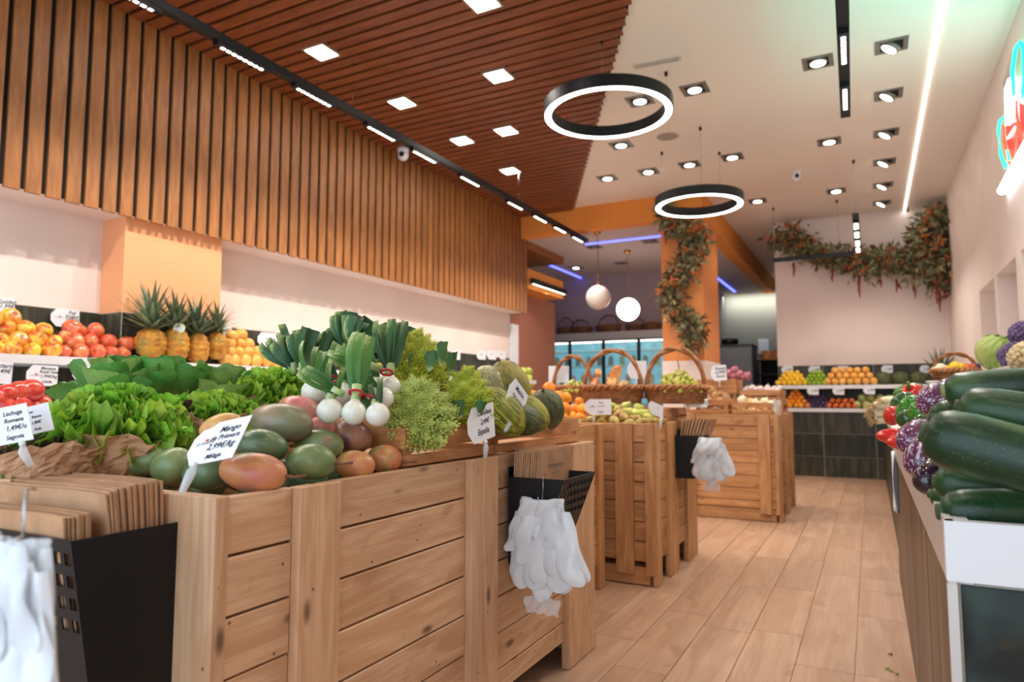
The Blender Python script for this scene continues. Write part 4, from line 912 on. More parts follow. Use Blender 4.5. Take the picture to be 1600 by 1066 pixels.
def allium(name, label, b, tip, D0, D1, rb, nleaf, spread, wl, mat, group, bulb=True, lenv=.12, cat='onion', sag=.01):
    """b, tip = photo positions of bulb middle and leaf ends; D0, D1 their distances"""
    P = UD(b[0], b[1], D0); Q = UD(tip[0], tip[1], D1); d = (Q - P); Ln = d.length; d.normalize()
    t = thing(name, label, cat, P, group=group)
    sx = d.cross(cf).normalized(); sy = d.cross(sx).normalized()
    if bulb:
        o = obj('bulb', BULB, M_BULB, t); o.scale = (rb * 2, rb * 2, rb * 2); o.rotation_euler = d.to_track_quat('Z', 'Y').to_euler()
    nk = P + d * min(Ln * .35, rb * 3.2)
    MB().tube([P + d * rb * .7, P + d * rb * 1.6, nk], [rb * .42, rb * .36, rb * .42], 10).build('neck', M_NECK if bulb else M_NECK, t, None, True)
    for i in range(nleaf):
        f = (i / max(1, nleaf - 1) - .5) if nleaf > 1 else 0
        e = Q + sx * (f * spread + jit(spread * .08)) + sy * jit(spread * .18) + d * jit(Ln * lenv)
        strip(nk - d * rb * .3 + sx * f * rb * .5, e, rb * .6, wl * random.uniform(.8, 1.15), sag + jit(.012), -cf + sx * f * 1.2 + Vector((0, 0, .3)), fold=random.uniform(.1, .4)).build('leaf', mat, t, None, True)
    return t
SO = 'spring onions behind the mangoes'
allium('spring_onion', 'white spring onion bulb above the mauve mango, left of the pair', (515, 642), (520, 575), 1.62, 1.75, .031, 3, .05, .016, M_LEEK2, SO)
allium('spring_onion', 'white spring onion bulb above the mauve mango, right of the pair', (553, 645), (566, 528), 1.62, 1.72, .030, 3, .035, .026, M_LEEK2, SO)
allium('spring_onion', 'spring onion bulb with leaves pointing to the salads', (545, 622), (470, 578), 1.66, 1.64, .020, 3, .02, .018, M_LEEK2, SO, bulb=False)
allium('spring_onion', 'spring onion bulb tucked behind the leeks by the frilly lettuce', (492, 612), (500, 540), 1.80, 1.9, .036, 4, .08, .02, M_LEEK2, SO)
allium('spring_onion', 'spring onion lying with leaves towards the leeks', (606, 580), (512, 548), 1.80, 1.74, .026, 4, .035, .02, M_LEEK2, SO, bulb=False)
allium('spring_onion', 'spring onion bulb beside the upper romanesco', (592, 610), (560, 560), 1.82, 1.9, .037, 3, .06, .018, M_LEEK2, SO)
allium('spring_onion', 'spring onion bulb touching the front romanesco', (610, 605), (612, 508), 1.80, 1.9, .030, 5, .07, .024, M_LEEK, SO)
allium('spring_onion', 'spring onion leaning across to the front romanesco', (598, 622), (556, 590), 1.70, 1.75, .028, 4, .05, .018, M_LEEK2, SO)
allium('spring_onion', 'low spring onion bulb at the foot of the front romanesco', (590, 648), (578, 600), 1.62, 1.7, .029, 3, .05, .016, M_LEEK, SO)
allium('spring_onion', 'spring onion bulb in the shade between the leeks', (535, 618), (545, 560), 1.85, 1.9, .032, 4, .08, .02, M_LEEK, SO)
for i, (a, b) in enumerate((((556, 614), (1.63)), ((604, 582), 1.77), ((575, 622), 1.66), ((520, 592), 1.72))):
    p = UD(a[0], a[1], b); rr = .013
    tag(MB().tube([p + cr * rr * math.cos(k * .5236) * 1.3 + cu * rr * math.sin(k * .5236) * .6 - cf * .012 * math.sin(k * .5236 + .5) for k in range(12)], .0035, 6, closed=True).build('rubber_band', RB, None, p), ['red band around the right spring onion pair', 'red band around the spring onions by the upper romanesco', 'red band around the onions leaning on the romanesco', 'red band low among the leeks'][i], 'band', 'red rubber bands on the spring onions')
LK = 'leeks standing behind the spring onions'
for lab, b, tip, D0, D1, n, sp, wl in (
    ('leek fanning out towards the oranges on the shelf', (468, 590), (424, 532), 2.05, 2.1, 6, .10, .026),
    ('leek with upright leaves next to the frilly lettuce', (462, 592), (452, 524), 2.0, 2.05, 6, .10, .034),
    ('leek with a broad pale-edged leaf', (470, 592), (474, 518), 1.98, 2.0, 5, .06, .036),
    ('leek with two upright blades in the middle', (492, 580), (494, 526), 2.0, 2.05, 5, .07, .032),
    ('leek leaning towards the tallest leek', (500, 578), (512, 532), 2.05, 2.05, 5, .07, .03),
    ('leek fan dark at the foot of the tallest leek', (530, 560), (518, 516), 2.1, 2.12, 5, .08, .03),
    ('tallest leek with a wide cut fan of leaves', (538, 562), (545, 490), 2.05, 2.05, 7, .10, .040),
    ('tall leek fanning over towards the romanesco', (545, 560), (572, 502), 2.0, 2.0, 7, .13, .036),
    ('leek with short cut leaves below the tallest one', (548, 566), (584, 520), 2.0, 1.98, 6, .08, .03),
    ('dark leek between tallest leek and upper romanesco', (592, 575), (588, 530), 2.1, 2.1, 6, .09, .03),
    ('upright leek in front of the upper romanesco', (612, 566), (613, 506), 1.95, 1.98, 5, .06, .034),
    ('leek peeping over beside the upper romanesco', (625, 555), (632, 512), 2.2, 2.2, 5, .05, .03)):
    allium('leek', lab, b, tip, D0, D1, .022, n, sp, wl, M_LEEK, LK, bulb=False, lenv=.08, cat='leek')
# ------------------------------------------------------------------ romanesco
M_RO = nmat('romanesco green', (190, 202, 108), (164, 182, 86), scale=30, rough=.6)
M_RO2 = nmat('yellow romanesco green', (196, 200, 72), (168, 184, 60), scale=30, rough=.6)
def romanesco(label, px, py, wpx, hpx, D, lean, mat, nleaf, yaw=0, n=44, m=46):
    c = UD(px, py, D); rw = wpx * D / FPX / 2; rh = hpx * D / FPX
    t = thing('romanesco', label, 'romanesco', c - Vector((0, 0, rh * .5)), lean, group='romanesco heads')
    mb = MB()
    def bump(o, ax, r, h):
        x = ax.orthogonal().normalized(); y_ = ax.cross(x); k = len(mb.v)
        for i in range(5): a = i * 1.2566; mb.v.append(tuple(o + (x * math.cos(a) + y_ * math.sin(a)) * r))
        mb.v.append(tuple(o + ax * h)); mb.f += [(k + i, k + (i + 1) % 5, k + 5) for i in range(5)]
    def surf(f): r = rw * .66 * math.sin(f * math.pi * .56) ** .85; z = rh * (.95 - .88 * f ** 1.15); return r, z
    for i in range(n):
        f = ((i + .6) / n) ** .55; a = i * GA; r, z = surf(f); r2, z2 = surf(min(1, f + .03)); o = Vector((r * math.cos(a), r * math.sin(a), z))
        tx = Vector(((r2 - r) * math.cos(a), (r2 - r) * math.sin(a), z2 - z)).normalized(); ax = tx.cross(Vector((-math.sin(a), math.cos(a), 0))); ax = -ax if ax.dot(Vector((math.cos(a), math.sin(a), .6))) < 0 else ax
        ax = (ax + Vector((0, 0, .25))).normalized(); fr = rw * (.15 + .33 * f); x = ax.orthogonal().normalized(); y_ = ax.cross(x)
        for j in range(m):
            g = (j + .4) / m; b = j * GA; cr_ = fr * math.sqrt(g) * .98; ch = fr * 1.7 * (1 - g ** .8); d = (x * math.cos(b) + y_ * math.sin(b)); bump(o + d * cr_ + ax * (ch - fr * .35), (ax + d * .9 * math.sqrt(g)).normalized(), fr * (.08 + .11 * g), fr * (.14 + .14 * g))
        bump(o - ax * fr * .4, ax, fr * 1.0, fr * 1.7)
    o = mb.build('florets', mat, t, (0, 0, 0)); stuff(o)
    MB().ball(lambda a, p: Vector((rw * .70 * math.sin(p) * math.cos(a), rw * .70 * math.sin(p) * math.sin(a), rh * .40 + rh * .42 * math.cos(p))), 14, 10).build('core', mat, t, (0, 0, 0), True)
    for i in range(nleaf):
        a = i * 2 * math.pi / nleaf + jit(.3); l = obj('leaf', random.choice(SMOOTH), M_CAUL, t); s = rw * random.uniform(.7, .95); l.scale = (s, s * .8, s); l.location = (rw * .45 * math.cos(a), rw * .45 * math.sin(a), rh * .02); l.rotation_euler = Euler((jit(.3), -R_(38 + jit(20)), a))
    return t
romanesco('broad pale romanesco in front on the slatted box', 655, 626, 108, 96, 1.86, (R_(28), R_(14), 0), M_RO, 4, n=50)
romanesco('pointed yellow-green romanesco standing highest', 652, 556, 88, 92, 2.10, (R_(6), R_(2), 0), M_RO2, 9)
romanesco('yellow-green romanesco leaning towards the melons', 728, 612, 84, 96, 2.08, (R_(14), R_(10), 0), M_RO2, 8)
for i, (x, y_, D, s, az, el) in enumerate(((598, 660, 1.75, .10, 3.4, 20), (582, 655, 1.72, .08, 3.0, 35), (742, 650, 1.95, .09, -.4, 30), (718, 655, 1.92, .10, -1.2, 40), (690, 572, 2.0, .12, -.3, 60), (672, 580, 1.98, .10, -1.0, 75), (700, 585, 1.98, .12, -.2, 40), (640, 580, 1.98, .09, -2.2, 70))):
    o = obj('cauliflower_leaf', random.choice(SMOOTH), M_CAUL, None, UD(x, y_, D), Euler((jit(.3), -R_(el), az)), s * .62)
    tag(o, 'loose blue-green leaf tucked %s' % ['under the front romanesco by the onions', 'beside the low spring onion', 'behind the Cebolleta card', 'between front and leaning romanesco', 'under the pointed romanesco towards the melons', 'under the pointed romanesco in the middle', 'over the leaning romanesco', 'under the pointed romanesco towards the leeks'][i], 'leaf', 'loose leaves around the romanesco')
# ------------------------------------------------------------------ melons
M_MEL = nmat('mottled melon rind', (96, 100, 44), (148, 138, 62), scale=14, stretch=(1, 1, .14), rough=.45, c3=(176, 152, 66), s3=2, lo3=.45, hi3=.7, bump=.6, bscale=20)
M_MELY = nmat('yellow striped melon rind', (84, 100, 38), (178, 170, 54), scale=11, stretch=(1, 1, .12), rough=.42, rnd=.06, bump=.5, bscale=40)
M_MELD = nmat('dark green melon rind', (56, 70, 38), (96, 100, 58), scale=12, stretch=(1, 1, .12), rough=.45, bump=.5, bscale=20)
M_MELN = nmat('netted melon wrapped in film', (132, 128, 84), (170, 162, 118), scale=7, rough=.25, coat=.5, bump=.8, bscale=12, fleck=(206, 204, 190), fs=14, fr=.2)
MEL = fruit_mesh('rind', .5, .5, .62, ridge=10, ramp=.012, nu=40, nv=20)
def melon(label, px, py, wpx, D, mat, ang=90, yaw=0, asp=1.0):
    c = UD(px, py, D); w_ = wpx * D / FPX; t = thing('melon', label, 'melon', c, group='melons in the slatted box')
    ax = (cr * math.cos(R_(ang)) + cu * math.sin(R_(ang))) * math.cos(R_(yaw)) - fl * math.sin(R_(yaw)); t.rotation_euler = ax.to_track_quat('Z', 'Y').to_euler()
    o = obj('rind', MEL, mat, t); o.scale = (w_, w_, w_ * asp)
    k_ = MB().lathe([(.006, .0), (.005, .012), (.007, .016)], 8).build('stalk', WSTEM, t, (0, 0, 0)); k_.location = (0, 0, w_ * asp * .60)
    return t
melon('tall golden-green melon standing upright behind the white card', 797, 606, 64, 2.38, M_MEL, 112, 10, 1.15)
melon('netted melon wrapped in film behind the leaning romanesco', 768, 606, 62, 2.36, M_MELN, 130, 10, 1.0)
melon('yellow striped melon lying behind the Cebolleta card', 783, 644, 62, 2.12, M_MELY, 135, 15, 1.25)
melon('yellow-green melon right of the slanting white card', 828, 646, 50, 2.30, M_MELY, 140, 20, 1.2)
melon('dark green round melon at the far end of the slatted box', 853, 640, 58, 2.55, M_MELD, 100, 30, .95)
melon('dark melon low in the middle of the slatted box', 815, 655, 50, 2.2, M_MELD, 160, 10, 1.1)
# ================================================================== shelf fruit
APPLE = fruit_mesh('skin', .5, .5, .46, dimp=.28, dw=.3, ridge=5, ramp=.012, taper=.06, low=.5, nu=18, nv=14)
STALK = MB().tube([(0, 0, .30), (.02, 0, .42), (.06, .01, .54)], [.022, .018, .024], 5).mesh('stalk', True)
ROUND = fruit_mesh('skin', .5, .5, .48, dimp=.05, dw=.16, nu=16, nv=12)
LEMON = fruit_mesh('skin', .46, .46, .6, taper=0.0, nu=14, nv=12)
PEAR = MB().lathe([(.01, -.5), (.2, -.49), (.38, -.38), (.46, -.18), (.42, .04), (.30, .24), (.2, .42), (.16, .56), (.08, .62), (.01, .61)], 16).mesh('skin', True)
POT = [fruit_mesh('skin', .42, .5, .62, ridge=3, ramp=.05 + .02 * k, taper=.08 * k, curve=.1, nu=14, nv=10) for k in range(2)]
ONI = MB().lathe([(.01, -.47), (.1, -.48), (.32, -.4), (.48, -.16), (.5, .06), (.4, .28), (.2, .42), (.08, .52), (.05, .68), (.09, .72)], 16).mesh('skin', True)
M_APY = nmat('yellow-red apple skin', (226, 186, 60), (214, 96, 46), scale=2.3, stretch=(1, 1, .35), rough=.22, coat=.3, lo=.42, hi=.68, rnd=.05, hue=.012, c3=(206, 70, 40), s3=1.5, lo3=.52, hi3=.68)
M_APR = nmat('red apple skin', (214, 92, 62), (230, 150, 92), scale=2.7, stretch=(1, 1, .25), rough=.22, coat=.3, lo=.45, hi=.75, rnd=.07, c3=(228, 150, 84), s3=1.5, lo3=.58, hi3=.72)
M_RED = nmat('deep red fruit skin', (196, 44, 44), (216, 84, 60), scale=2, rough=.22, coat=.3, rnd=.08)
M_ORG = nmat('orange peel', (240, 142, 26), (246, 162, 44), scale=2, rough=.4, rnd=.06, hue=.01, bump=.2, bscale=43)
M_ORL = nmat('light orange peel', (238, 166, 66), (246, 190, 100), scale=2, rough=.4, rnd=.06, bump=.2, bscale=43)
M_LEM = nmat('lemon peel', (248, 196, 36), (250, 208, 60), scale=2, rough=.38, rnd=.05, bump=.2, bscale=33)
M_LIM = nmat('lime peel', (128, 172, 32), (160, 190, 50), scale=2, rough=.35, rnd=.1)
M_PLU = nmat('plum skin', (70, 48, 84), (96, 76, 112), scale=2.3, rough=.4, rnd=.15)
M_KAK = nmat('persimmon skin', (230, 122, 44), (222, 104, 46), scale=1.7, rough=.3, rnd=.06)
M_GRM = nmat('green fruit skin', (150, 164, 92), (182, 186, 120), scale=1.5, rough=.35, rnd=.08)
M_GAP = nmat('green apple skin', (178, 196, 70), (200, 206, 96), scale=1.5, rough=.3, rnd=.06)
M_PEA = nmat('russet pear skin', (160, 134, 68), (186, 168, 84), scale=3.3, rough=.5, rnd=.09, c3=(150, 100, 62), s3=2, lo3=.52, hi3=.7, hue=.015)
M_PEG = nmat('green pear skin', (182, 188, 84), (200, 200, 104), scale=2, rough=.42, rnd=.06, c3=(150, 130, 66), s3=2.3, lo3=.6, hi3=.75)
M_POT = nmat('potato skin', (186, 140, 98), (164, 116, 78), scale=3.7, rough=.8, rnd=.09, bump=.3, bscale=10)
M_ONI = nmat('yellow onion skin', (222, 178, 112), (236, 212, 160), scale=2.7, stretch=(1, 1, .2), rough=.35, rnd=.08)
M_ONW = nmat('white onion skin pale', (238, 228, 206), (228, 210, 170), scale=2.7, stretch=(1, 1, .2), rough=.35, rnd=.05)
M_ONR = nmat('red onion skin', (150, 64, 92), (190, 120, 132), scale=2.7, stretch=(1, 1, .2), rough=.3, rnd=.1)
M_GAR = nmat('garlic skin', (236, 228, 222), (214, 190, 190), scale=4, stretch=(1, 1, .3), rough=.55, rnd=.05)
def fruit(name, label, cat, group, c, d, mesh, mat, rot=None, part='stalk', asp=1.0, bodyname='skin'):
    rot = rot or (jit(1.2), jit(1.2), random.random() * 6.28)
    if part:
        t = thing(name, label, cat, c, rot, group); o = obj(bodyname, mesh, mat, t); o.scale = (d, d, d * asp)
        s = obj('stalk', STALK, WSTEM, t); s.scale = (d, d, d)
        return t
    o = obj(name, mesh, mat, None, c, rot, (d, d, d * asp)); return tag(o, label, cat, group)
CS = 3.8075
for i, (x, y_, r, row) in enumerate(((60, 290, 60, 2), (40, 350, 50, 1), (150, 360, 58, 1), (260, 368, 52, 1), (8, 425, 45, 0), (110, 425, 58, 0), (222, 425, 58, 0), (325, 437, 46, 0),
        (70, 478, 58, -1), (190, 487, 52, -1), (308, 485, 58, -1), (-20, 480, 50, -1), (-60, 430, 55, 0), (-40, 300, 55, 1))):
    c = UX(x / CS, 420 + y_ / CS, -4.03 - .045 * row + .0); d = 2 * r / CS * depth(c) / FPX
    fruit('apple', 'yellow-red apple in the heap at the picture edge of the upper shelf', 'apple', 'yellow-red apples on the upper wall shelf', c, d * .96, APPLE, M_APY, (R_(60) + jit(.5), jit(.5), R_(60) + jit(.8)))
for i, (x, y_, r, row) in enumerate(((430, 358, 60, 1), (478, 372, 40, 1), (565, 375, 58, 1), (385, 405, 40, 0), (440, 432, 60, 0), (540, 435, 52, 0), (645, 438, 52, 0), (755, 445, 52, 0), (385, 495, 42, -1), (475, 498, 56, -1), (580, 495, 50, -1), (665, 500, 46, -1), (735, 503, 44, -1))):
    c = UX(x / CS, 420 + y_ / CS, -4.03 - .045 * row); d = 2 * r / CS * depth(c) / FPX
    fruit('apple', 'red apple in the heap beside the pineapples', 'apple', 'red apples on the upper wall shelf', c, d * .96, APPLE, M_APR, (R_(40) + jit(.9), jit(.9), jit(3)))
for i, (x, y_, r) in enumerate(((30, 612, 17), (49, 611, 19), (10, 616, 16), (66, 632, 15), (30, 633, 19), (8, 634, 17), (50, 640, 17), (-8, 622, 16))):
    c = UX(x, y_ , -3.66); fruit('nectarine', 'deep red fruit in the heap under the upper wall shelf', 'fruit', 'deep red fruit on the lower wall shelf', c, 2 * r * depth(c) / FPX, ROUND, M_RED, part=None)
for i, (x, y_, r) in enumerate(((361, 525, 10), (376, 524, 10), (358, 537, 10), (374, 536, 9), (388, 538, 9), (358, 550, 10), (371, 551, 10), (386, 550, 10), (402, 551, 10), (363, 563, 11), (381, 563, 11), (398, 564, 11), (415, 563, 11), (430, 565, 11), (352, 562, 10))):
    c = UX(x, y_, -4.0); fruit('orange', 'pale orange in the brightly lit heap beside the pineapples', 'orange', 'pale oranges on the upper wall shelf', c, 2.1 * r * depth(c) / FPX, ROUND, M_ORL, part=None)
for i, (x, y_, r) in enumerate(((574, 552, 8), (584, 556, 8), (578, 566, 8), (592, 566, 8), (566, 562, 8), (596, 556, 7))):
    c = UX(x, y_, -4.0); fruit('orange', 'orange on the wall shelf glimpsed between the leeks', 'orange', 'oranges glimpsed between the leeks', c, 2.1 * r * depth(c) / FPX, ROUND, M_ORL, part=None)
for i, (x, y_, r) in enumerate(((818, 580, 6), (826, 580, 6), (818, 590, 6), (826, 591, 6), (820, 599, 6), (829, 600, 6))):
    c = UX(x, y_, -3.95); fruit('green_apple', 'green apple at the far end of the wall shelf', 'apple', 'green apples at the far end of the wall shelf', c, 2.1 * r * depth(c) / FPX, ROUND, M_GAP, part=None)
# pineapples
def pine_mesh():
    def fn(a, p):
        s, c = math.sin(p), math.cos(p); r = .5 * s ** .72; z = .72 * c
        b = max(0, math.cos(5 * a + 13 * z)) * max(0, math.cos(5 * a - 13 * z)) + max(0, -math.cos(5 * a + 13 * z)) * max(0, -math.cos(5 * a - 13 * z))
        r *= 1 + .11 * b * min(1, s * 1.5); return Vector((r * math.cos(a), r * math.sin(a), z))
    return MB().ball(fn, 84, 40).mesh('fruit_body', True)
PINE = pine_mesh()
M_PIN = nmat('pineapple skin', (214, 156, 52), (186, 118, 40), scale=3, rough=.55, rnd=.08, c3=(150, 138, 62), s3=1.6, lo3=.5, hi3=.75, bump=.5, bscale=12, fleck=(120, 84, 36), fs=8, fr=.16)
M_CRN = leafmat('pineapple crown leaf', (150, 160, 110), (92, 112, 84), (70, 92, 74), tr=.05, g0=0, g1=.4)
def crown_mesh(seed):
    rs = random.Random(seed); mb = MB(); n = 44
    for i in range(n):
        f = i / n; a = i * GA; el = R_(88 - 70 * (1 - f) ** .8 * 1.0 if f > .2 else 22 + rs.uniform(-8, 14)); L = .55 + .55 * f + rs.uniform(-.08, .12); w_ = .085
        d0 = Vector((math.cos(a), math.sin(a), 0)); sd = Vector((-math.sin(a), math.cos(a), 0)); base = d0 * .10 * (1 - f) + Vector((0, 0, .25 * f)); pts = []
        for k in range(5):
            u = k / 4; e = el - .5 * u * u; 
            p = base + (d0 * math.cos(el) + Vector((0, 0, math.sin(el)))) * L * u + d0 * .16 * u * u - Vector((0, 0, .05 * u * u)); ww = w_ * (1 - u ** 1.5) + .004
            pts += [p - sd * ww, p + Vector((0, 0, -.01)), p + sd * ww]
        F = []
        for k in range(4):
            for j in range(2): q_ = k * 3 + j; F.append((q_, q_ + 1, q_ + 4, q_ + 3))
        mb.add(pts, F)
    return mb.mesh('leaf_crown', False)
CROWNS = [crown_mesh(k) for k in range(2)]
for i, (x, yt, yb, w_, ct, X) in enumerate(((236, 513, 560, 44, 456, -3.95), (275, 512, 566, 38, 466, -3.93), (308, 520, 570, 34, 472, -3.93), (338, 519, 562, 32, 481, -3.95))):
    c = UX(x, (yt + yb) / 2, X); D = depth(c); d = w_ * D / FPX; hh = (yb - yt) * D / FPX
    t = thing('pineapple', ['pineapple nearest the red apples', 'pineapple with a round white sticker, second from the apples', 'third pineapple from the apples', 'smallest pineapple beside the pale oranges'][i], 'pineapple', c, (jit(.06), jit(.06), jit(3)), 'pineapples in front of the salmon pillar')
    o = obj('fruit_body', PINE, M_PIN, t); o.scale = (d, d, hh / 1.44); k = obj('leaf_crown', CROWNS[i % 2], M_CRN, t); stuff(k); s = (yt - ct) * D / FPX / .95; k.scale = (s, s, s); k.location = (0, 0, hh * .44)
sp_ = UX(280, 513, -3.88); t = thing('round_tag', 'round yellow-white tag stuck on the second pineapple', 'tag', sp_, (0, R_(80), R_(-45)))
MB().lathe([(.035, 0), (.035, .002)], 20).build('disc', nmat('pale yellow tag', (236, 240, 170), rough=.5), t, (0, 0, 0))
MB().lathe([(.026, .002), (.026, .003)], 20).build('inner_disc', CARD, t, (0, 0, 0))
# end wall shelves: heaps of single fruits
def heap(name, label, cat, group, x0, x1, y0, z0, d, rows, mesh, mat, asp=1.0, depthrows=2, zs=.8, cone=True):
    for k in range(rows):
        n = max(1, int(round((x1 - x0) / d)) + (0 if cone else 1) - k * (2 if cone else 1))
        for r_ in range(max(1, depthrows - (k > 0))):
            for i in range(n):
                x = (x0 + x1) / 2 + (i - (n - 1) / 2) * d * .98 + jit(d * .06)
                fruit(name, label, cat, group, (x, y0 + d * (.35 * k + .8 * r_) + jit(.006), z0 + d * .48 + k * d * zs), d * random.uniform(.94, 1.04), mesh, mat, part=None, asp=asp)
heap('lemon', 'yellow lemon in the heap on the upper end shelf', 'lemon', 'lemons on the upper end shelf', -1.06, -.74, 9.53, 1.157, .066, 4, LEMON, M_LEM, zs=.66, cone=False, depthrows=1)
heap('lime', 'green lime in the heap on the upper end shelf', 'lime', 'limes on the upper end shelf', -.74, -.47, 9.53, 1.157, .056, 4, ROUND, M_LIM, depthrows=1, cone=False)
heap('orange', 'orange in the long heap on the upper end shelf', 'orange', 'oranges on the upper end shelf', -.47, .04, 9.53, 1.157, .088, 3, ROUND, M_ORL, depthrows=1, cone=False)
for i in range(3):
    fruit('dark_melon', 'dark green melon on the upper end shelf', 'melon', 'dark melons on the upper end shelf', (.15 + i * .19, 9.6, 1.235), .16, MEL, M_MELD, (jit(.3), R_(90), jit(.4)), part=None)
heap('mandarin', 'bright mandarin in the tall heap on the lower end shelf', 'mandarin', 'mandarins on the lower end shelf', -1.0, -.72, 9.53, .861, .07, 5, ROUND, M_ORG, depthrows=1, cone=False, zs=.72)
heap('plum', 'dark purple plum in the heap on the lower end shelf', 'plum', 'plums on the lower end shelf', -.76, -.47, 9.53, .861, .05, 4, ROUND, M_PLU, depthrows=1, cone=False)
heap('persimmon', 'orange persimmon in the flat heap on the lower end shelf', 'persimmon', 'persimmons on the lower end shelf', -.47, -.17, 9.53, .861, .075, 2, ROUND, M_KAK, depthrows=1, asp=.8, cone=False)
heap('green_mango', 'pale green fruit in the heap on the lower end shelf', 'fruit', 'pale green fruit on the lower end shelf', -.15, .55, 9.55, .861, .10, 2, ROUND, M_GRM, depthrows=1, cone=False)
# pears, oranges on the second crate
for i, (x, y_, r, Y) in enumerate(((905, 660, 8, 3.66), (922, 657, 9, 3.66), (940, 660, 9, 3.66), (960, 658, 9, 3.66), (982, 661, 8, 3.66), (1000, 660, 8, 3.66), (1012, 658, 7, 3.66), (1024, 657, 6, 3.66), (945, 649, 8, 3.75), (968, 647, 9, 3.75), (976, 652, 8, 3.72), (950, 641, 8, 3.8), (930, 648, 8, 3.75), (965, 640, 8, 3.85), (912, 652, 8, 3.75), (993, 654, 8, 3.7), (1034, 657, 6, 3.8))):
    c = UY(x, y_ + 1, Y); fruit('pear', 'brown russet pear in the front of the pear heap', 'pear', 'russet pears on the second crate', c, 2.15 * r * depth(c) / FPX, PEAR, M_PEA, (R_(80) + jit(.5), jit(.5), R_(-20) + jit(1.2)), asp=1.05)
for i, (x, y_, r, Y) in enumerate(((956, 634, 7, 3.86), (978, 634, 8, 3.86), (982, 643, 8, 3.8), (992, 645, 8, 3.8), (1004, 645, 8, 3.8), (1013, 651, 7, 3.75), (998, 636, 7, 3.86), (1020, 646, 7, 3.85))):
    c = UY(x, y_ + 1, Y); fruit('pear', 'green pear at the back of the pear heap', 'pear', 'green pears on the second crate', c, 2.15 * r * depth(c) / FPX, PEAR, M_PEG, (R_(80) + jit(.5), jit(.5), jit(3)), asp=1.05)
OR_ = []
for i, (x, y_, r, Y) in enumerate(((858, 607, 10, 3.45), (872, 622, 11, 3.35), (884, 622, 9, 3.4), (868, 636, 10, 3.25), (882, 640, 11, 3.2), (898, 640, 9, 3.75), (910, 640, 9, 3.75), (893, 652, 9, 3.68), (906, 653, 8, 3.68), (880, 655, 9, 3.1), (845, 622, 9, 3.4), (832, 618, 8, 3.45), (918, 648, 7, 3.78), (905, 628, 7, 3.85))):
    c = UY(x, y_, Y); OR_.append(c); fruit('orange', 'bright orange in the heap behind the dark melon', 'orange', 'oranges heaped behind the melons', c, 2.1 * r * depth(c) / FPX, ROUND, M_ORG, part=None)
for c in OR_:
    z = .835
    while z < c.z - .06:
        fruit('orange', 'orange buried low in the heap behind the melons', 'orange', 'buried oranges behind the melons', (min(c.x + jit(.01) - .02, -1.37 if c.y < 3.55 else 0), c.y + jit(.01), max(z, .868) if c.y > 3.55 else z), .066, ROUND, M_ORG, part=None); z += .064
# boxes of the far crate
for i, (x, y_, r, D) in enumerate(((1112, 612, 8, 6.1), (1105, 622, 7, 6.05), (1118, 620, 7, 6.1), (1128, 617, 6, 6.15), (1095, 618, 6, 6.1), (1110, 630, 8, 5.95), (1124, 629, 7, 6.0), (1135, 622, 7, 6.1), (1140, 630, 6, 6.0), (1098, 632, 7, 5.9), (1131, 633, 7, 5.95), (1088, 626, 6, 5.95))):
    c = UY(x, y_, 6.1 + .004 * (628 - y_)); fruit('potato', 'brown potato in the open wooden box', 'potato', 'potatoes on the far crate', c, 2 * r * depth(c) / FPX, POT[i % 2], M_POT, part=None)
for i, (x, y_, r) in enumerate(((1160, 626, 8), (1157, 637, 9), (1172, 630, 8), (1180, 630, 7), (1176, 640, 8), (1188, 634, 7), (1195, 628, 7), (1198, 637, 8), (1186, 643, 6), (1205, 632, 7), (1166, 645, 6), (1206, 641, 7))):
    c = UY(x, y_, 6.1); fruit('onion', 'yellow onion in the low open box on the far crate', 'onion', 'yellow onions on the far crate', c, 2 * r * depth(c) / FPX, ONI, M_ONI if i % 3 else M_ONW, (jit(.7), jit(.7), 0), part=None)
for i in range(14):
    c = (-1.0 + (i % 7) * .045 + jit(.01), 6.5 + (i // 7) * .09, 1.07 + jit(.012) + (i // 7) * .012); fruit('garlic', 'white garlic bulb in the box behind the onions', 'garlic', 'garlic on the far crate', c, .05, ONI, M_GAR, (jit(.7), jit(.7), 0), part=None)
for i, (x, y_, r) in enumerate(((1141, 581, 6), (1148, 577, 7), (1155, 583, 7), (1167, 586, 7), (1134, 584, 5), (1146, 585, 6), (1160, 587, 5))):
    c = UY(x, y_ + 2, 6.55); fruit('red_onion', 'red onion heaped in the tilted box', 'onion', 'red onions on the far crate', c, 2 * r * depth(c) / FPX, ONI, M_ONR, (jit(.7), jit(.7), 0), part=None)
t = thing('garlic_net', 'clear bag of papery peel hanging at the corner of the onion box', 'bag', UY(1214, 625, 5.9)); 
MB().grid(lambda u, v: Vector(((u - .5) * .05 * (1 + .4 * math.sin(6 * v)), -.012 * math.sin(9 * u + 5 * v), -.17 * v)), 8, 10).build('film', FILM, t, (0, 0, 0), True)
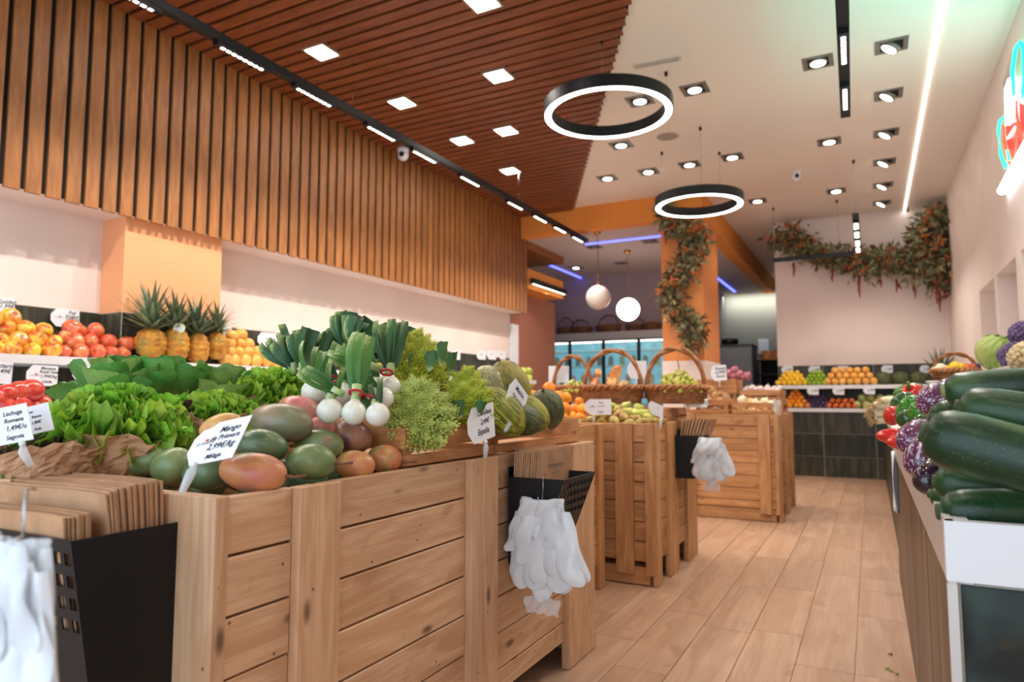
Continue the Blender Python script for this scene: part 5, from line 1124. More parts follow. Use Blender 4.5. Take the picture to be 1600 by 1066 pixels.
# ------------------------------------------------------------------ wicker baskets
M_WIC = nmat('honey wicker', (176, 116, 66), (140, 84, 44), scale=30, rough=.6, rnd=.1, bump=.3, bscale=60)
M_WICD = nmat('dark wicker', (120, 76, 44), (92, 56, 32), scale=30, rough=.6, rnd=.1)
def basket(label, c, rx, ry, h, hh, rz, mat=M_WIC, rows=7, group='wicker baskets', handle=True, hr=.011):
    t = thing('wicker_basket', label, 'basket', c, (0, 0, rz), group); mb = MB(); n = 28
    for k in range(rows):
        z = h * (k + .5) / rows; f = .86 + .14 * (k + .5) / rows; tr = h / rows * .52
        mb.tube([Vector((rx * f * math.cos(2 * math.pi * i / (2 * n)) * (1 + .025 * (-1) ** (i + k)), ry * f * math.sin(2 * math.pi * i / (2 * n)) * (1 + .025 * (-1) ** (i + k)), z)) for i in range(2 * n)], tr, 5, closed=True)
    stuff(mb.build('woven_side', mat, t, (0, 0, 0), True))
    bs_ = MB().lathe([(.86, 0), (.86, .006)], 28).build('base', mat, t, (0, 0, 0)); bs_.scale = (rx, ry, 1)
    mb = MB()
    for s in (0, math.pi): mb.tube([Vector(((rx + .012 * math.cos(14 * a + s)) * math.cos(a), (ry + .012 * math.cos(14 * a + s)) * math.sin(a), h + .012 * math.sin(14 * a + s))) for a in (2 * math.pi * i / 64 for i in range(64))], .011, 6, closed=True)
    stuff(mb.build('rope_rim', mat, t, (0, 0, 0), True))
    if handle:
        mb = MB()
        for s in (0, math.pi): mb.tube([Vector((rx * .97 * math.cos(math.pi * u), .008 * math.sin(16 * u + s), h * .4 + (hh - h * .4) * math.sin(math.pi * u) ** .75 + .008 * math.cos(16 * u + s))) for u in (i / 30 for i in range(31))], hr, 6)
        mb.build('handle', mat, t, (0, 0, 0), True)
    return t
def fitb(label, pxl, pxr, pyb, pyrim, pytop, Y, ratio=.7, **k):
    a = UY(pxl, pyb, Y); b = UY(pxr, pyb, Y); z1 = UY((pxl + pxr) / 2, pyrim, Y).z; zt = UY((pxl + pxr) / 2, pytop, Y).z; c = (a + b) / 2; rx = (b - a).length / 2
    return basket(label, c, rx, rx * ratio, z1 - c.z, zt - c.z, 0, **k), c, rx, z1 - c.z
b1, c1, r1, h1 = fitb('wicker basket with a few grapes, nearest the oranges', 864, 926, 629, 606, 557, 4.36, ratio=.5)
b2, c2, r2, h2 = fitb('wicker basket piled with wrapped pumpkin pieces', 912, 1005, 631, 606, 548, 4.08, ratio=.55)
b3, c3, r3, h3 = fitb('wicker basket with a tall hooped handle full of green grapes', 1009, 1104, 631, 606, 545, 4.12, ratio=.6, hr=.013)
M_GRA = nmat('green grape skin', (182, 184, 74), (206, 196, 96), scale=30, rough=.25, coat=.4)
def grapes(label, c, rx, ry, h, n, group='grape bunches'):
    t = thing('grape_bunch', label, 'grapes', c, group=group); mb = MB(); rs = random.Random(n)
    for i in range(n):
        f = math.sqrt(rs.random()); a = rs.random() * 6.28; o = Vector((rx * f * math.cos(a), ry * f * math.sin(a), h * (1 - f * f) * rs.uniform(.5, 1))); r = rs.uniform(.011, .0145)
        mb.ball(lambda q_, p: o + Vector((r * math.sin(p) * math.cos(q_), r * math.sin(p) * math.sin(q_), r * 1.15 * math.cos(p))), 8, 6)
    stuff(mb.build('grapes', M_GRA, t, (0, 0, 0), True))
    MB().tube([(0, 0, h * .6), (.01, .0, h * 1.1), (.0, .01, h * 1.5)], [.003, .003, .004], 6).build('stalk', WSTEM, t, (0, 0, 0), True)
grapes('small bunch of green grapes in the basket nearest the oranges', c1 + Vector((.02, -.02, h1 * .75)), r1 * .75, r1 * .45, .07, 90)
grapes('large heap of green grapes in the basket with the tall hooped handle', c3 + Vector((.02, -.02, h3 * .75)), r3 * .8, r3 * .5, .13, 220)
M_PUM = nmat('pumpkin flesh', (226, 130, 60), (236, 176, 110), scale=14, rough=.3, coat=.6, bump=.5, bscale=30); M_PUMR = nmat('pumpkin rind', (210, 186, 130), (190, 150, 90), scale=16, rough=.4, coat=.5)
def wedge(label, c, s, rot):
    t = thing('pumpkin_piece', label, 'pumpkin', c, rot, 'wrapped pumpkin pieces in the basket')
    def arc(r, n=8): return [Vector((r * math.cos(-.6 + 1.2 * i / n), r * math.sin(-.6 + 1.2 * i / n), 0)) for i in range(n + 1)]
    MB().prism([p * s for p in arc(1.0)] + [p * s for p in reversed(arc(.45))], (0, 0, .5 * s)).build('flesh', M_PUM, t, (0, 0, 0))
    MB().prism([p * s for p in arc(1.06)] + [p * s for p in reversed(arc(1.0))], (0, 0, .5 * s)).build('rind', M_PUMR, t, (0, 0, 0))
for i, (x, y_, s, lab) in enumerate(((962, 573, .085, 'pale wrapped pumpkin piece on top of the basket pile'), (955, 586, .08, 'cream pumpkin piece second from the top'), (936, 583, .06, 'small orange pumpkin piece on the side of the grapes'), (952, 598, .09, 'broad orange pumpkin piece across the basket'), (930, 602, .08, 'pumpkin piece at the basket edge towards the oranges'), (984, 594, .07, 'upright orange pumpkin piece'), (994, 598, .06, 'pumpkin piece next to the tall hooped basket'), (972, 604, .07, 'pumpkin piece low in the middle of the basket'))):
    wedge(lab, UY(x, y_, 4.06) + Vector((-.05, 0, -.02)), s, (R_(60) + jit(.7), jit(.6), jit(1.5)))
# white film bag and cards behind the baskets
MB_ = MB().grid(lambda u, v: Vector(((u - .5) * .16, .03 * math.sin(6 * u + 4 * v) + .02 * math.sin(13 * v), .15 * v * (1 + .2 * math.sin(5 * u)))), 16, 10)
o = MB_.build('plastic_bag', GL, None, (0, 0, 0), True); o.location = UY(1085, 612, 4.38); o.location.z = .937; tag(o, 'crumpled white plastic bag behind the tall hooped basket', 'bag'); solid(o, .002)
pcard('beige card behind the basket nearest the oranges', [(873, 585), (889, 585), (873, 572)], [], (UY, 4.40), shape='rect', logo=False, clip=(0, -1), foot=.12)
pcard('beige card behind the pumpkin basket', [(995, 578), (1010, 578), (995, 564)], [], (UY, 4.38), logo=False, clip=(0, -1), foot=.16)
for nm in ('price_card',): pass
# ================================================================== right counter produce
M_ZUC = nmat('dark courgette skin', (22, 48, 28), (38, 72, 38), scale=16, stretch=(1, 1, .35), rough=.34, coat=.0, spec=.4, rnd=.12, c3=(74, 104, 60), s3=17, lo3=.58, hi3=.8, fleck=(74, 108, 62), fs=260, fr=.2)
M_CUT = nmat('courgette stalk end', (150, 164, 96), (124, 140, 80), scale=60, rough=.6)
M_CUTD = nmat('dark courgette end', (48, 72, 40), (66, 90, 52), scale=60, rough=.6)
M_STEMG = nmat('green vegetable stalk', (104, 128, 66), (84, 108, 54), scale=30, rough=.6)
def rod(name, label, cat, a, b, r, mat, group, prof, n=22, sag=0.0, endname='cut_end', endmat=None):
    """vegetable with a round cross section from a to b; prof = list of (t, radius factor)"""
    a = Vector(a); b = Vector(b); mid = (a + b) / 2; L = (b - a).length; t = thing(name, label, cat, mid, group=group); t.rotation_euler = (b - a).to_track_quat('Z', 'Y').to_euler()
    mb = MB(); nn = len(prof)
    P = [(max(rf * r, .0006), (u - .5) * L) for u, rf in prof]; vs_ = []
    for (rr, z) in P:
        dx = sag * (1 - (2 * z / L) ** 2)
        for k in range(n): q_ = 2 * math.pi * k / n; vs_.append(Vector((rr * math.cos(q_) * (1 + .02 * math.cos(5 * q_)) + dx, rr * math.sin(q_) * (1 + .02 * math.sin(5 * q_)), z)))
    fs_ = [(i * n + k, i * n + (k + 1) % n, (i + 1) * n + (k + 1) % n, (i + 1) * n + k) for i in range(nn - 1) for k in range(n)] + [tuple(range(n - 1, -1, -1)), tuple((nn - 1) * n + k for k in range(n))]
    mb.add(vs_, fs_).build('skin', mat, t, (0, 0, 0), True)
    if endmat:
        MB().lathe([(.34 * r, -L * .5 - .006), (.38 * r, -L * .5 + .004), (.5 * r, -L * .5 + .02)], 10).build(endname, endmat, t, (0, 0, 0), True)
    return t
ZP = [(0, .35), (.02, .55), (.06, .78), (.14, .93), (.3, 1.0), (.6, 1.0), (.8, .97), (.9, .88), (.96, .68), (1, .28)]
ZG = 'courgettes on the right counter'
Z = lambda lab, p, q_, d0, d1, th, **k: rod('courgette', lab, 'courgette', UD(p[0], p[1], d0), UD(q_[0], q_[1], d1), th, M_ZUC, ZG, ZP, endmat=M_CUT if 'pale cut' in lab else M_CUTD, **k)
Z('courgette on top showing its pale cut end', (1476, 612), (1640, 604), 1.30, 1.22, .036)
Z('courgette second from the top of the heap', (1498, 637), (1690, 668), 1.22, 1.10, .0435)
Z('longest dark courgette lying across the middle of the heap', (1446, 676), (1690, 745), 1.16, 1.02, .052)
Z('courgette lowest in front behind the white rim', (1470, 800), (1720, 806), 1.19, 1.12, .042)
Z('courgette under the longest one, mostly hidden', (1462, 752), (1600, 770), 1.28, 1.2, .036)
Z('small courgette wedged beside the lowest one', (1456, 772), (1560, 800), 1.34, 1.25, .026)
Z('courgette behind the second one with a pale patch', (1462, 655), (1560, 640), 1.36, 1.4, .035)
M_EGS = nmat('striped aubergine skin', (84, 36, 70), (104, 50, 84), scale=10, rough=.22, coat=.4, c3=(206, 176, 196), s3=190, lo3=.555, hi3=.62, stretch=(1, 1, .045))
M_EGD = nmat('black aubergine skin', (34, 22, 34), (48, 30, 44), scale=8, rough=.16, coat=.5)
EP = [(0, .3), (.04, .55), (.12, .78), (.25, .95), (.42, 1.0), (.6, .93), (.78, .74), (.9, .56), (1, .4)]
def egg(lab, px, py, w_, D, ang, mat, asp=1.35):
    c = UD(px, py, D); r = w_ * D / FPX / 2; ax = (cr * math.cos(R_(ang)) + cu * math.sin(R_(ang)) + cf * .5).normalized(); L = r * 2 * asp
    t = rod('aubergine', lab, 'aubergine', c - ax * L / 2, c + ax * L / 2, r, mat, 'aubergines on the right counter', EP)
    MB().lathe([(.44 * r, L * .40), (.5 * r, L * .43), (.40 * r, L * .5), (.16 * r, L * .56), (.14 * r, L * .75), (.2 * r, L * .78)], 8).build('calyx', M_STEMG, t, (0, 0, 0), True)
egg('large striped purple aubergine leaning over the green peppers', 1464, 622, 50, 1.75, 30, M_EGS)
egg('striped purple aubergine behind the large one', 1484, 608, 36, 1.95, 10, M_EGS)
egg('striped purple aubergine next to the red peppers on the rim', 1433, 682, 52, 1.62, 35, M_EGS)
egg('rounded striped aubergine lowest against the rim', 1444, 712, 56, 1.5, 60, M_EGS)
egg('glossy black aubergine between the striped ones', 1470, 655, 32, 1.6, 20, M_EGD)
egg('black aubergine tucked under the longest courgette', 1452, 744, 44, 1.42, 55, M_EGD)
PEP = fruit_mesh('skin', .5, .5, .6, dimp=.16, dw=.4, ridge=4, ramp=.06, taper=.12, nu=28, nv=16)
M_PRD = nmat('red pepper skin', (206, 34, 30), (220, 52, 36), scale=8, rough=.14, coat=.5, rnd=.06); M_PGN = nmat('green pepper skin', (42, 108, 34), (74, 140, 44), scale=8, rough=.14, coat=.5, rnd=.1); M_PDG = nmat('dark green pepper skin', (34, 76, 36), (48, 96, 44), scale=8, rough=.16, coat=.5)
PEPS = []
def pepper(lab, px, py, w_, D, mat, rot, asp=1.0):
    c = UD(px, py, D); PEPS.append(c); d = w_ * D / FPX; t = thing('pepper', lab, 'pepper', c, rot, 'peppers on the right counter'); o = obj('skin', PEP, mat, t); o.scale = (d, d, d * asp)
    MB().tube([(0, 0, d * .48 * asp), (.004, 0, d * .7 * asp), (.012, .003, d * .86 * asp)], [.007, .005, .006], 8).build('stalk', M_STEMG, t, (0, 0, 0), True)
pepper('long red pepper jutting over the rim', 1396, 682, 24, 2.0, M_PRD, (R_(90), 0, R_(70)), 1.9)
pepper('lower red pepper jutting over the rim', 1404, 692, 20, 1.95, M_PRD, (R_(90), 0, R_(65)), 1.6)
pepper('red pepper behind the green ones', 1396, 650, 28, 2.3, M_PRD, (.4, .5, 0))
pepper('red pepper at the back under the striped aubergine', 1428, 618, 34, 2.4, M_PRD, (.8, -.6, 0))
pepper('big glossy green pepper in the middle', 1424, 640, 38, 2.1, M_PGN, (.5, .7, .3), 1.15)
pepper('green pepper in front of the big one', 1416, 655, 28, 2.0, M_PDG, (.9, .5, .3), 1.0)
pepper('light green pepper beside the striped aubergine', 1436, 645, 30, 1.95, M_PGN, (.3, .4, 0), 1.1)
pepper('dark green pepper at the top of the pepper heap', 1412, 630, 32, 2.35, M_PDG, (.6, 1.0, .5), 1.1)
pepper('long pale green pepper at the back of the heap', 1420, 612, 24, 2.7, M_PGN, (R_(80), 0, R_(60)), 1.8)
pepper('small dark green pepper against the aubergine', 1438, 660, 22, 1.85, M_PDG, (.9, .2, .3), 1.0)
# supporting layer under the heaps
for i, c in enumerate(PEPS):
    z = .757; x = max(c.x + .03, .19)
    while z < c.z - .05:
        t = thing('pepper', 'green pepper buried under the pepper heap', 'pepper', (x + jit(.008), c.y + jit(.008), z), (.3, .2, i), 'buried peppers'); o = obj('skin', PEP, M_PDG, t); o.scale = (.08, .08, .075); z += .072
for i, (y_, z) in enumerate(((1.42, .757), (1.52, .757), (1.62, .757), (1.72, .757), (1.82, .757))):
    rod('courgette', 'courgette buried at the bottom of the heap', 'courgette', (.20, y_, z), (.55, y_ + .02, z), .036, M_ZUC, 'buried courgettes', ZP, endmat=M_CUT)
# raised shelf with cabbages
t = thing('raised_shelf', 'white raised shelf on the right wall carrying cabbages', 'shelf', (.72, 3.8, .8))
zs_ = 1.155
MB().box(.60, .89, 2.2, 4.6, zs_ - .035, zs_).build('shelf_board', WHITE, t)
for yy in (2.3, 3.4, 4.5): MB().box(.80, .88, yy, yy + .03, .80, zs_ - .035).build('bracket', WHITE, t)
M_CAB = leafmat('savoy cabbage leaf', (196, 206, 130), (166, 188, 92), (120, 158, 64), g0=0, g1=.5, tr=.1)
t = thing('cabbage', 'light green savoy cabbage on the raised shelf', 'cabbage', UX(1560, 551, .70), (.2, .3, 0)); rC = .105
MB().ball(lambda a, p: Vector((rC * .93 * math.sin(p) * math.cos(a), rC * .93 * math.sin(p) * math.sin(a), rC * .88 * math.cos(p))) * (1 + .015 * math.sin(9 * a + 4 * p)), 24, 16).build('heart', M_CAB, t, (0, 0, 0), True)
for i in range(9):
    a0 = i * GA; sp0 = .9 + .2 * (i % 3)
    def lf(u, v, a0=a0, sp0=sp0, i=i):
        a = a0 + (v - .5) * 2.1 * math.sin(min(1, u * 1.3 + .15) * math.pi * .6); p = math.pi * (.92 - .75 * u); r = rC * (1.0 + .022 * i) * (1 + .035 * math.sin(17 * v + 11 * u) + .02 * math.sin(31 * v - 17 * u) + .05 * max(0, u - .8) * 5 * .3) + .01 * abs(v - .5) ** 2
        vn = abs(v - .5); r += .0035 * max(0, math.cos(6.283 * (u * 5 - vn * 7))) ** 8 + .006 * math.exp(-(vn / .03) ** 2)
        return Vector((r * math.sin(p) * math.cos(a), r * math.sin(p) * math.sin(a), r * .92 * math.cos(p)))
    MB().grid(lf, 26, 34).build('leaf', M_CAB, t, (0, 0, 0), True)
def cauli(lab, c, r, mat, n=120):
    t = thing('cauliflower', lab, 'cauliflower', c, group='cauliflowers on the raised shelf'); mb = MB(); rs = random.Random(n)
    for i in range(n):
        z = 1 - 1.75 * (i + .5) / n; a = i * GA; s = math.sqrt(max(0, 1 - z * z)); o = Vector((s * math.cos(a), s * math.sin(a), z * .85)) * r * .88; q = r * rs.uniform(.13, .19)
        mb.ball(lambda u, p: o + Vector((q * math.sin(p) * math.cos(u), q * math.sin(p) * math.sin(u), q * math.cos(p))), 7, 5)
    stuff(mb.build('florets', mat, t, (0, 0, 0), True)); MB().ball(lambda u, p: Vector((r * .85 * math.sin(p) * math.cos(u), r * .85 * math.sin(p) * math.sin(u), r * .75 * math.cos(p))), 14, 10).build('core', mat, t, (0, 0, 0), True)
    for i in range(4): l = obj('leaf', SMOOTH[i % 3], M_CAUL, t); l.scale = (r * 1.0,) * 3; l.rotation_euler = Euler((0, -R_(15), i * 1.6 + 2.2)); l.location = (0, 0, -r * .75)
M_PCF = nmat('purple cauliflower', (84, 64, 104), (110, 88, 128), scale=30, rough=.7); M_WCF = nmat('cream cauliflower', (222, 204, 160), (200, 172, 122), scale=30, rough=.7)
cauli('purple cauliflower beside the savoy cabbage', UX(1588, 556, .70) , .085, M_PCF); cauli('purple cauliflower higher at the picture edge', UX(1604, 522, .76), .085, M_PCF, 110); cauli('cream cauliflower at the picture edge', UX(1612, 560, .64), .09, M_WCF, 115)
# niche things
def bottle(lab, c, r, h, mat, capm, s='bottle', grp='jars and bottles in the wall niches'):
    t = thing(s, lab, s, c, group=grp); MB().lathe([(r * .9, 0), (r, .01), (r, h * .6), (r * .8, h * .7), (r * .36, h * .8), (r * .36, h * .9)], 16).build('glass', mat, t, (0, 0, 0), True)
    MB().lathe([(r * .42, h * .9), (r * .42, h)], 14).build('cap', capm, t, (0, 0, 0)); MB().lathe([(r * 1.01, h * .15), (r * 1.01, h * .5)], 16).build('paper_label', CARD, t, (0, 0, 0), True)
M_AMB = nmat('amber honey', (176, 84, 28), rough=.1, coat=.5); M_DKG = nmat('dark bottle glass', (24, 24, 22), rough=.1, coat=.5); M_LBL = nmat('pale label bottle', (190, 190, 170), rough=.3)
bottle('amber jar in the far wall niche above the cabbage', (1.03, 6.9, 1.25), .06, .24, M_AMB, M_AMB, 'jar')
bottle('dark bottle with a white label in the near wall niche', (1.03, 5.75, 1.25), .045, .36, M_DKG, M_DKG); bottle('pale bottle in the near wall niche', (1.0, 5.95, 1.25), .04, .30, M_LBL, M_DKG); bottle('small dark bottle in the near wall niche', (1.0, 6.15, 1.25), .035, .2, M_DKG, M_DKG)
# basket with mixed fruit and aloe at the end of the counter
bb, cb_, rb_, hb_ = fitb('flat wicker basket of mixed gourds at the counter end', 1457, 1530, 595, 580, 553, 5.2, rows=4, hr=.008)
for i, (x, y_, r, m) in enumerate(((1470, 577, 9, M_ONW), (1492, 573, 8, M_LEM), (1500, 574, 7, M_LEM), (1510, 575, 7, M_KAK), (1520, 575, 7, M_RED), (1480, 579, 8, M_ORL), (1462, 581, 8, M_ONW), (1526, 573, 6, M_PLU))):
    c = UY(x, y_, 5.2); fruit('small_gourd', 'small mixed gourd in the flat wicker basket', 'gourd', 'small gourds in the flat basket', c, 2.1 * r * depth(c) / FPX, ROUND, m, part=None)
t = thing('riser_block', 'white block under the flat wicker basket', 'stand', (cb_.x, cb_.y, .80)); MB().box(cb_.x - .15, cb_.x + .15, cb_.y - .12, cb_.y + .12, .801, cb_.z - .001).build('block', WHITE, t); MB().box(cb_.x - .16, cb_.x + .16, cb_.y - .13, cb_.y + .13, cb_.z - .008, cb_.z - .001).build('top', WHITE, t)
M_ALO = leafmat('aloe leaf', (110, 124, 100), (74, 96, 74), (60, 80, 62), tr=0, g0=0, g1=.4)
pa = UY(1465, 590, 9.2); t = thing('aloe_plant', 'spiky aloe plant in the corner of the end shelf', 'plant', (.76, 9.66, 1.157))
MB().lathe([(.06, 0), (.085, .12), (.09, .13), (.08, .125)], 18).build('pot', nmat('grey pot', (110, 104, 98), rough=.7), t, (0, 0, 0), True)
for i in range(13):
    a = i * GA; el = R_(40 + 48 * i / 13); L = .22 + .16 * i / 13; d0 = Vector((math.cos(a), math.sin(a), 0)); dd = d0 * math.cos(el) + Vector((0, 0, math.sin(el))); b0 = Vector((0, 0, .10))
    MB().tube([b0 + dd * L * u + d0 * .03 * u * u for u in (0, .25, .5, .75, 1)], [.02, .019, .015, .009, .001], 6).build('leaf', M_ALO, t, (0, 0, 0), True)
# leeks with roots lying across the far counter
M_LKW = nmat('white leek shaft', (236, 226, 190), (220, 206, 160), scale=20, stretch=(1, 1, .2), rough=.4); M_RTS = nmat('leek roots', (206, 176, 126), rough=.9)
for i, (a, b, r) in enumerate((((1368, 634), (1440, 628), .024), ((1366, 646), (1440, 640), .026), ((1370, 657), (1436, 652), .024), ((1380, 626), (1440, 620), .022), ((1362, 640), (1430, 634), .022))):
    P = UY(a[0], a[1], 4.55 + .03 * (i % 3)); Q = UY(b[0], b[1], 4.75); t = thing('leek', 'white leek with trimmed roots towards the aisle, %s in the bundle' % ['upper', 'middle', 'lowest', 'topmost', 'rear'][i], 'leek', P, group='root-end leeks on the far counter')
    MB().tube([P, P + (Q - P) * .3, Q], [r, r * .9, r * .85], 12).build('shaft', M_LKW, t, None, True)
    mb = MB()
    for k in range(26):
        d = Vector((-1 + jit(.5), jit(.9), jit(.9) - .25)).normalized(); mb.tube([P, P + d * .025, P + d * random.uniform(.04, .065) + Vector((0, 0, -.01))], [.0022, .0016, .0008], 4)
    stuff(mb.build('roots', M_RTS, t, None, True))
# white film strip hanging on the counter side, scraps on the floor
p = UX(1397, 705, .094); o = MB().grid(lambda u, v: Vector((-.012 * math.sin(5 * u + 3 * v), (u - .5) * .10 * (.5 + .7 * math.sin(2.6 * v)), -.30 * v)), 8, 12).build('plastic_strip', CARD, None, (0, 0, 0), True); o.location = p; solid(o, .003)
tag(o, 'limp white plastic strip hanging down the counter side', 'bag')
for i, (x, y_) in enumerate(((1386, 1044), (1392, 1047), (1401, 1052), (1391, 1022))):
    c = UZ(x, y_, .006); o = MB().grid(lambda u, v: Vector(((u - .5) * .016, (v - .5) * .010, .004 * math.sin(5 * u) * math.sin(4 * v))), 4, 3).build('leaf_scrap', M_FRILLY if i < 3 else WSTEM, None, (0, 0, 0), True); o.location = c; o.rotation_euler = (0, 0, i * 1.1); solid(o, .001)
    tag(o, ['torn green leaf scrap on the floor, farthest from the counter', 'torn green leaf scrap in the middle of the three', 'torn green leaf scrap on the floor, closest to the counter', 'tiny brown crumb on the floor behind the leaf scraps'][i], 'scrap')
# ------------------------------------------------------------------ neon sign
def neon(name, c, st): return nmat(name, c, emis=c, estr=st)
N_G = neon('teal neon', (20, 216, 160), 3.0); N_W = neon('white neon', (238, 244, 255), 7); N_R = neon('red neon', (255, 60, 40), 2); N_RF = nmat('red backlit acrylic', (150, 30, 26), emis=(220, 50, 40), estr=.8)
t = thing('neon_sign', 'neon vegetable sign with red carrots, teal leaves and a white bar on the right wall', 'sign', (.88, 5.2, 2.8))
def W_(pts): return [UX(x, y_, .87) for x, y_ in pts]
def neont(nm, pts, m, r=.012, closed=False): MB().tube(W_(pts), r, 8, closed=closed).build(nm, m, t, None, True)
neont('neon_tube', [(1566, 298), (1580, 272), (1600, 236), (1640, 165)], N_W, .03); 
for dx, dy in ((0, 0), (20, -38), (42, -80)):
    neont('carrot_tube', [(1568 + dx, 195 + dy), (1569 + dx, 220 + dy), (1575 + dx, 250 + dy), (1580 + dx, 262 + dy), (1585 + dx, 246 + dy), (1589 + dx, 215 + dy), (1590 + dx, 190 + dy)], N_R, .008)
    MB().prism([p + Vector((.012, 0, 0)) for p in W_([(1568 + dx, 195 + dy), (1570 + dx, 225 + dy), (1580 + dx, 258 + dy), (1588 + dx, 225 + dy), (1590 + dx, 190 + dy)])], (.004, 0, 0)).build('carrot_plate', N_RF, t)
neont('leaf_tube', [(1571, 262), (1563, 240), (1560, 205), (1562, 190), (1570, 182)], N_G, .009); neont('leaf_tube', [(1571, 262), (1576, 250), (1574, 235)], N_G, .008)
neont('leaf_tube', [(1574, 196), (1574, 170), (1573, 140), (1578, 125), (1583, 140), (1582, 170)], N_W, .013); neont('leaf_tube', [(1584, 150), (1582, 110), (1587, 75), (1594, 66), (1600, 80), (1601, 120), (1598, 160)], N_G, .011); neont('leaf_tube', [(1602, 140), (1606, 80), (1616, 50), (1628, 60), (1626, 120)], N_G, .011)
neont('leaf_tube', [(1578, 175), (1590, 150), (1602, 160), (1612, 130)], N_W, .013); neont('leaf_tube', [(1632, 120), (1642, 50), (1656, 20), (1668, 50), (1664, 90)], N_G, .011); neont('leaf_tube', [(1620, 130), (1632, 100), (1650, 90)], N_W, .013)
neont('highlight_tube', [(1575, 216), (1586, 199)], N_W, .006)
MB().prism([p + Vector((.022, 0, 0)) for p in W_([(1560, 130), (1575, 80), (1600, 60), (1668, 20), (1668, 120), (1640, 190), (1575, 262)])], (.006, 0, 0)).build('back_plate', nmat('clear acrylic back', (210, 200, 190), rough=.1, alpha=.25), t)
light('neon_glow', 'AREA', (.80, 4.2, 2.45), 15, (.0, .9, .78), 1.2, .8, aim=(-.3, .05, 1))
# ------------------------------------------------------------------ garlands
M_GF = nmat('dried eucalyptus leaf', (150, 150, 112), (168, 158, 118), scale=40, rough=.8, c3=(104, 104, 70), s3=12); M_GB = nmat('brown dried leaf', (110, 78, 48), (84, 66, 40), scale=30, rough=.8); M_GO = nmat('dried orange blossom', (204, 122, 58), (176, 92, 46), scale=40, rough=.8); M_GR = nmat('red amaranth', (168, 50, 50), (130, 38, 42), scale=60, rough=.9)
def garland(label, path, rad, nleaf, nflow, strands, off):
    """path: points with radius; off = direction away from the wall"""
    pts = [Vector(p) for p in path]; t = thing('dried_flower_garland', label, 'garland', pts[len(pts) // 2]); off = Vector(off)
    def sample():
        u = random.random() * (len(pts) - 1.001); i = int(u); f = u - i; p = pts[i].lerp(pts[i + 1], f); r = rad[i] * (1 - f) + rad[i + 1] * f
        d = Vector((random.gauss(0, .5), random.gauss(0, .5), random.gauss(0, .5))); dd = d - off * min(0, d.dot(off)) * 1.6
        return p + dd * r, r, dd
    mbs = {0: MB(), 1: MB()}
    for i in range(nleaf):
        p, r, d = sample(); ax = (Vector((random.gauss(0, 1), random.gauss(0, 1), random.gauss(0, 1) - .5)) + d * .8).normalized(); sd = ax.orthogonal().normalized(); sd.rotate(Matrix.Rotation(random.random() * 6.28, 3, ax)); L = random.uniform(.07, .13) * (.7 + r * 2); w_ = L * random.uniform(.14, .26); nn = ax.cross(sd)
        mbs[0 if i % 4 else 1].add([p, p + ax * L * .4 + sd * w_, p + ax * L + nn * L * .15, p + ax * L * .4 - sd * w_, p + ax * L * .5 + nn * w_ * .5], [(0, 1, 4), (1, 2, 4), (2, 3, 4), (3, 0, 4)])
    stuff(mbs[0].build('foliage', M_GF, t)); stuff(mbs[1].build('brown_leaves', M_GB, t))
    mb = MB()
    for i in range(nflow):
        p, r, d = sample(); p = p + off * r * .35
        for k in range(12):
            q = p + Vector((random.gauss(0, .024), random.gauss(0, .018), random.gauss(0, .018))); s = random.uniform(.008, .016)
            mb.ball(lambda a, b: q + Vector((s * math.sin(b) * math.cos(a), s * math.sin(b) * math.sin(a), s * math.cos(b))), 6, 4)
    stuff(mb.build('orange_blossoms', M_GO, t))
    for (p, L) in strands:
        p = Vector(p); MB().tube([p + Vector((jit(.008), jit(.008), -L * u)) for u in (0, .2, .4, .6, .8, 1)], [.012, .017, .015, .014, .011, .004], 6).build('amaranth_strand', M_GR, t, None, True)
    return t
gp_ = [(1215, 372), (1240, 375), (1262, 392), (1290, 402), (1320, 410), (1350, 412), (1380, 408), (1410, 408), (1435, 412), (1455, 408)]
garland('long dried flower garland across the end wall under the black track bar', [UY(x, y_, 9.72) for x, y_ in gp_], [.16, .17, .14, .13, .15, .18, .17, .17, .17, .16], 2000, 46,
        [(UY(1342, 430, 9.66), .30), (UY(1400, 430, 9.7), .22), (UY(1300, 420, 9.7), .18), (UY(1428, 430, 9.7), .3), (UY(1240, 410, 9.7), .2), (UY(1375, 425, 9.7), .2)], (0, -1, 0))
garland('thick bunch of dried orange flowers in the upper corner of the end wall', [UY(x, y_, 9.6) for x, y_ in ((1470, 338), (1462, 362), (1462, 390), (1470, 415), (1482, 440))], [.13, .2, .24, .24, .17], 1700, 60,
        [(UY(1466, 430, 9.55), .45), (UY(1462, 430, 9.5), .35), (UY(1508 - 8, 440, 9.4), .3), (UY(1475, 430, 9.55), .3)], (-.4, -1, 0))
cg = [(1030, 318), (1045, 345), (1065, 358), (1088, 365), (1092, 385), (1075, 405), (1070, 425), (1052, 440), (1045, 460), (1050, 480), (1068, 495), (1085, 508), (1085, 525), (1082, 540)]
garland('dried flower garland winding down the orange column', [UY(x, y_, 7.77) for x, y_ in cg], [.08, .10, .11, .12, .11, .12, .10, .11, .11, .10, .11, .13, .12, .07], 1900, 40,
        [(UY(1062, 375, 7.74), .3), (UY(1082, 395, 7.74), .35), (UY(1048, 478, 7.74), .25), (UY(1090, 540, 7.74), .2), (UY(1040, 350, 7.74), .25)], (0, -1, 0))
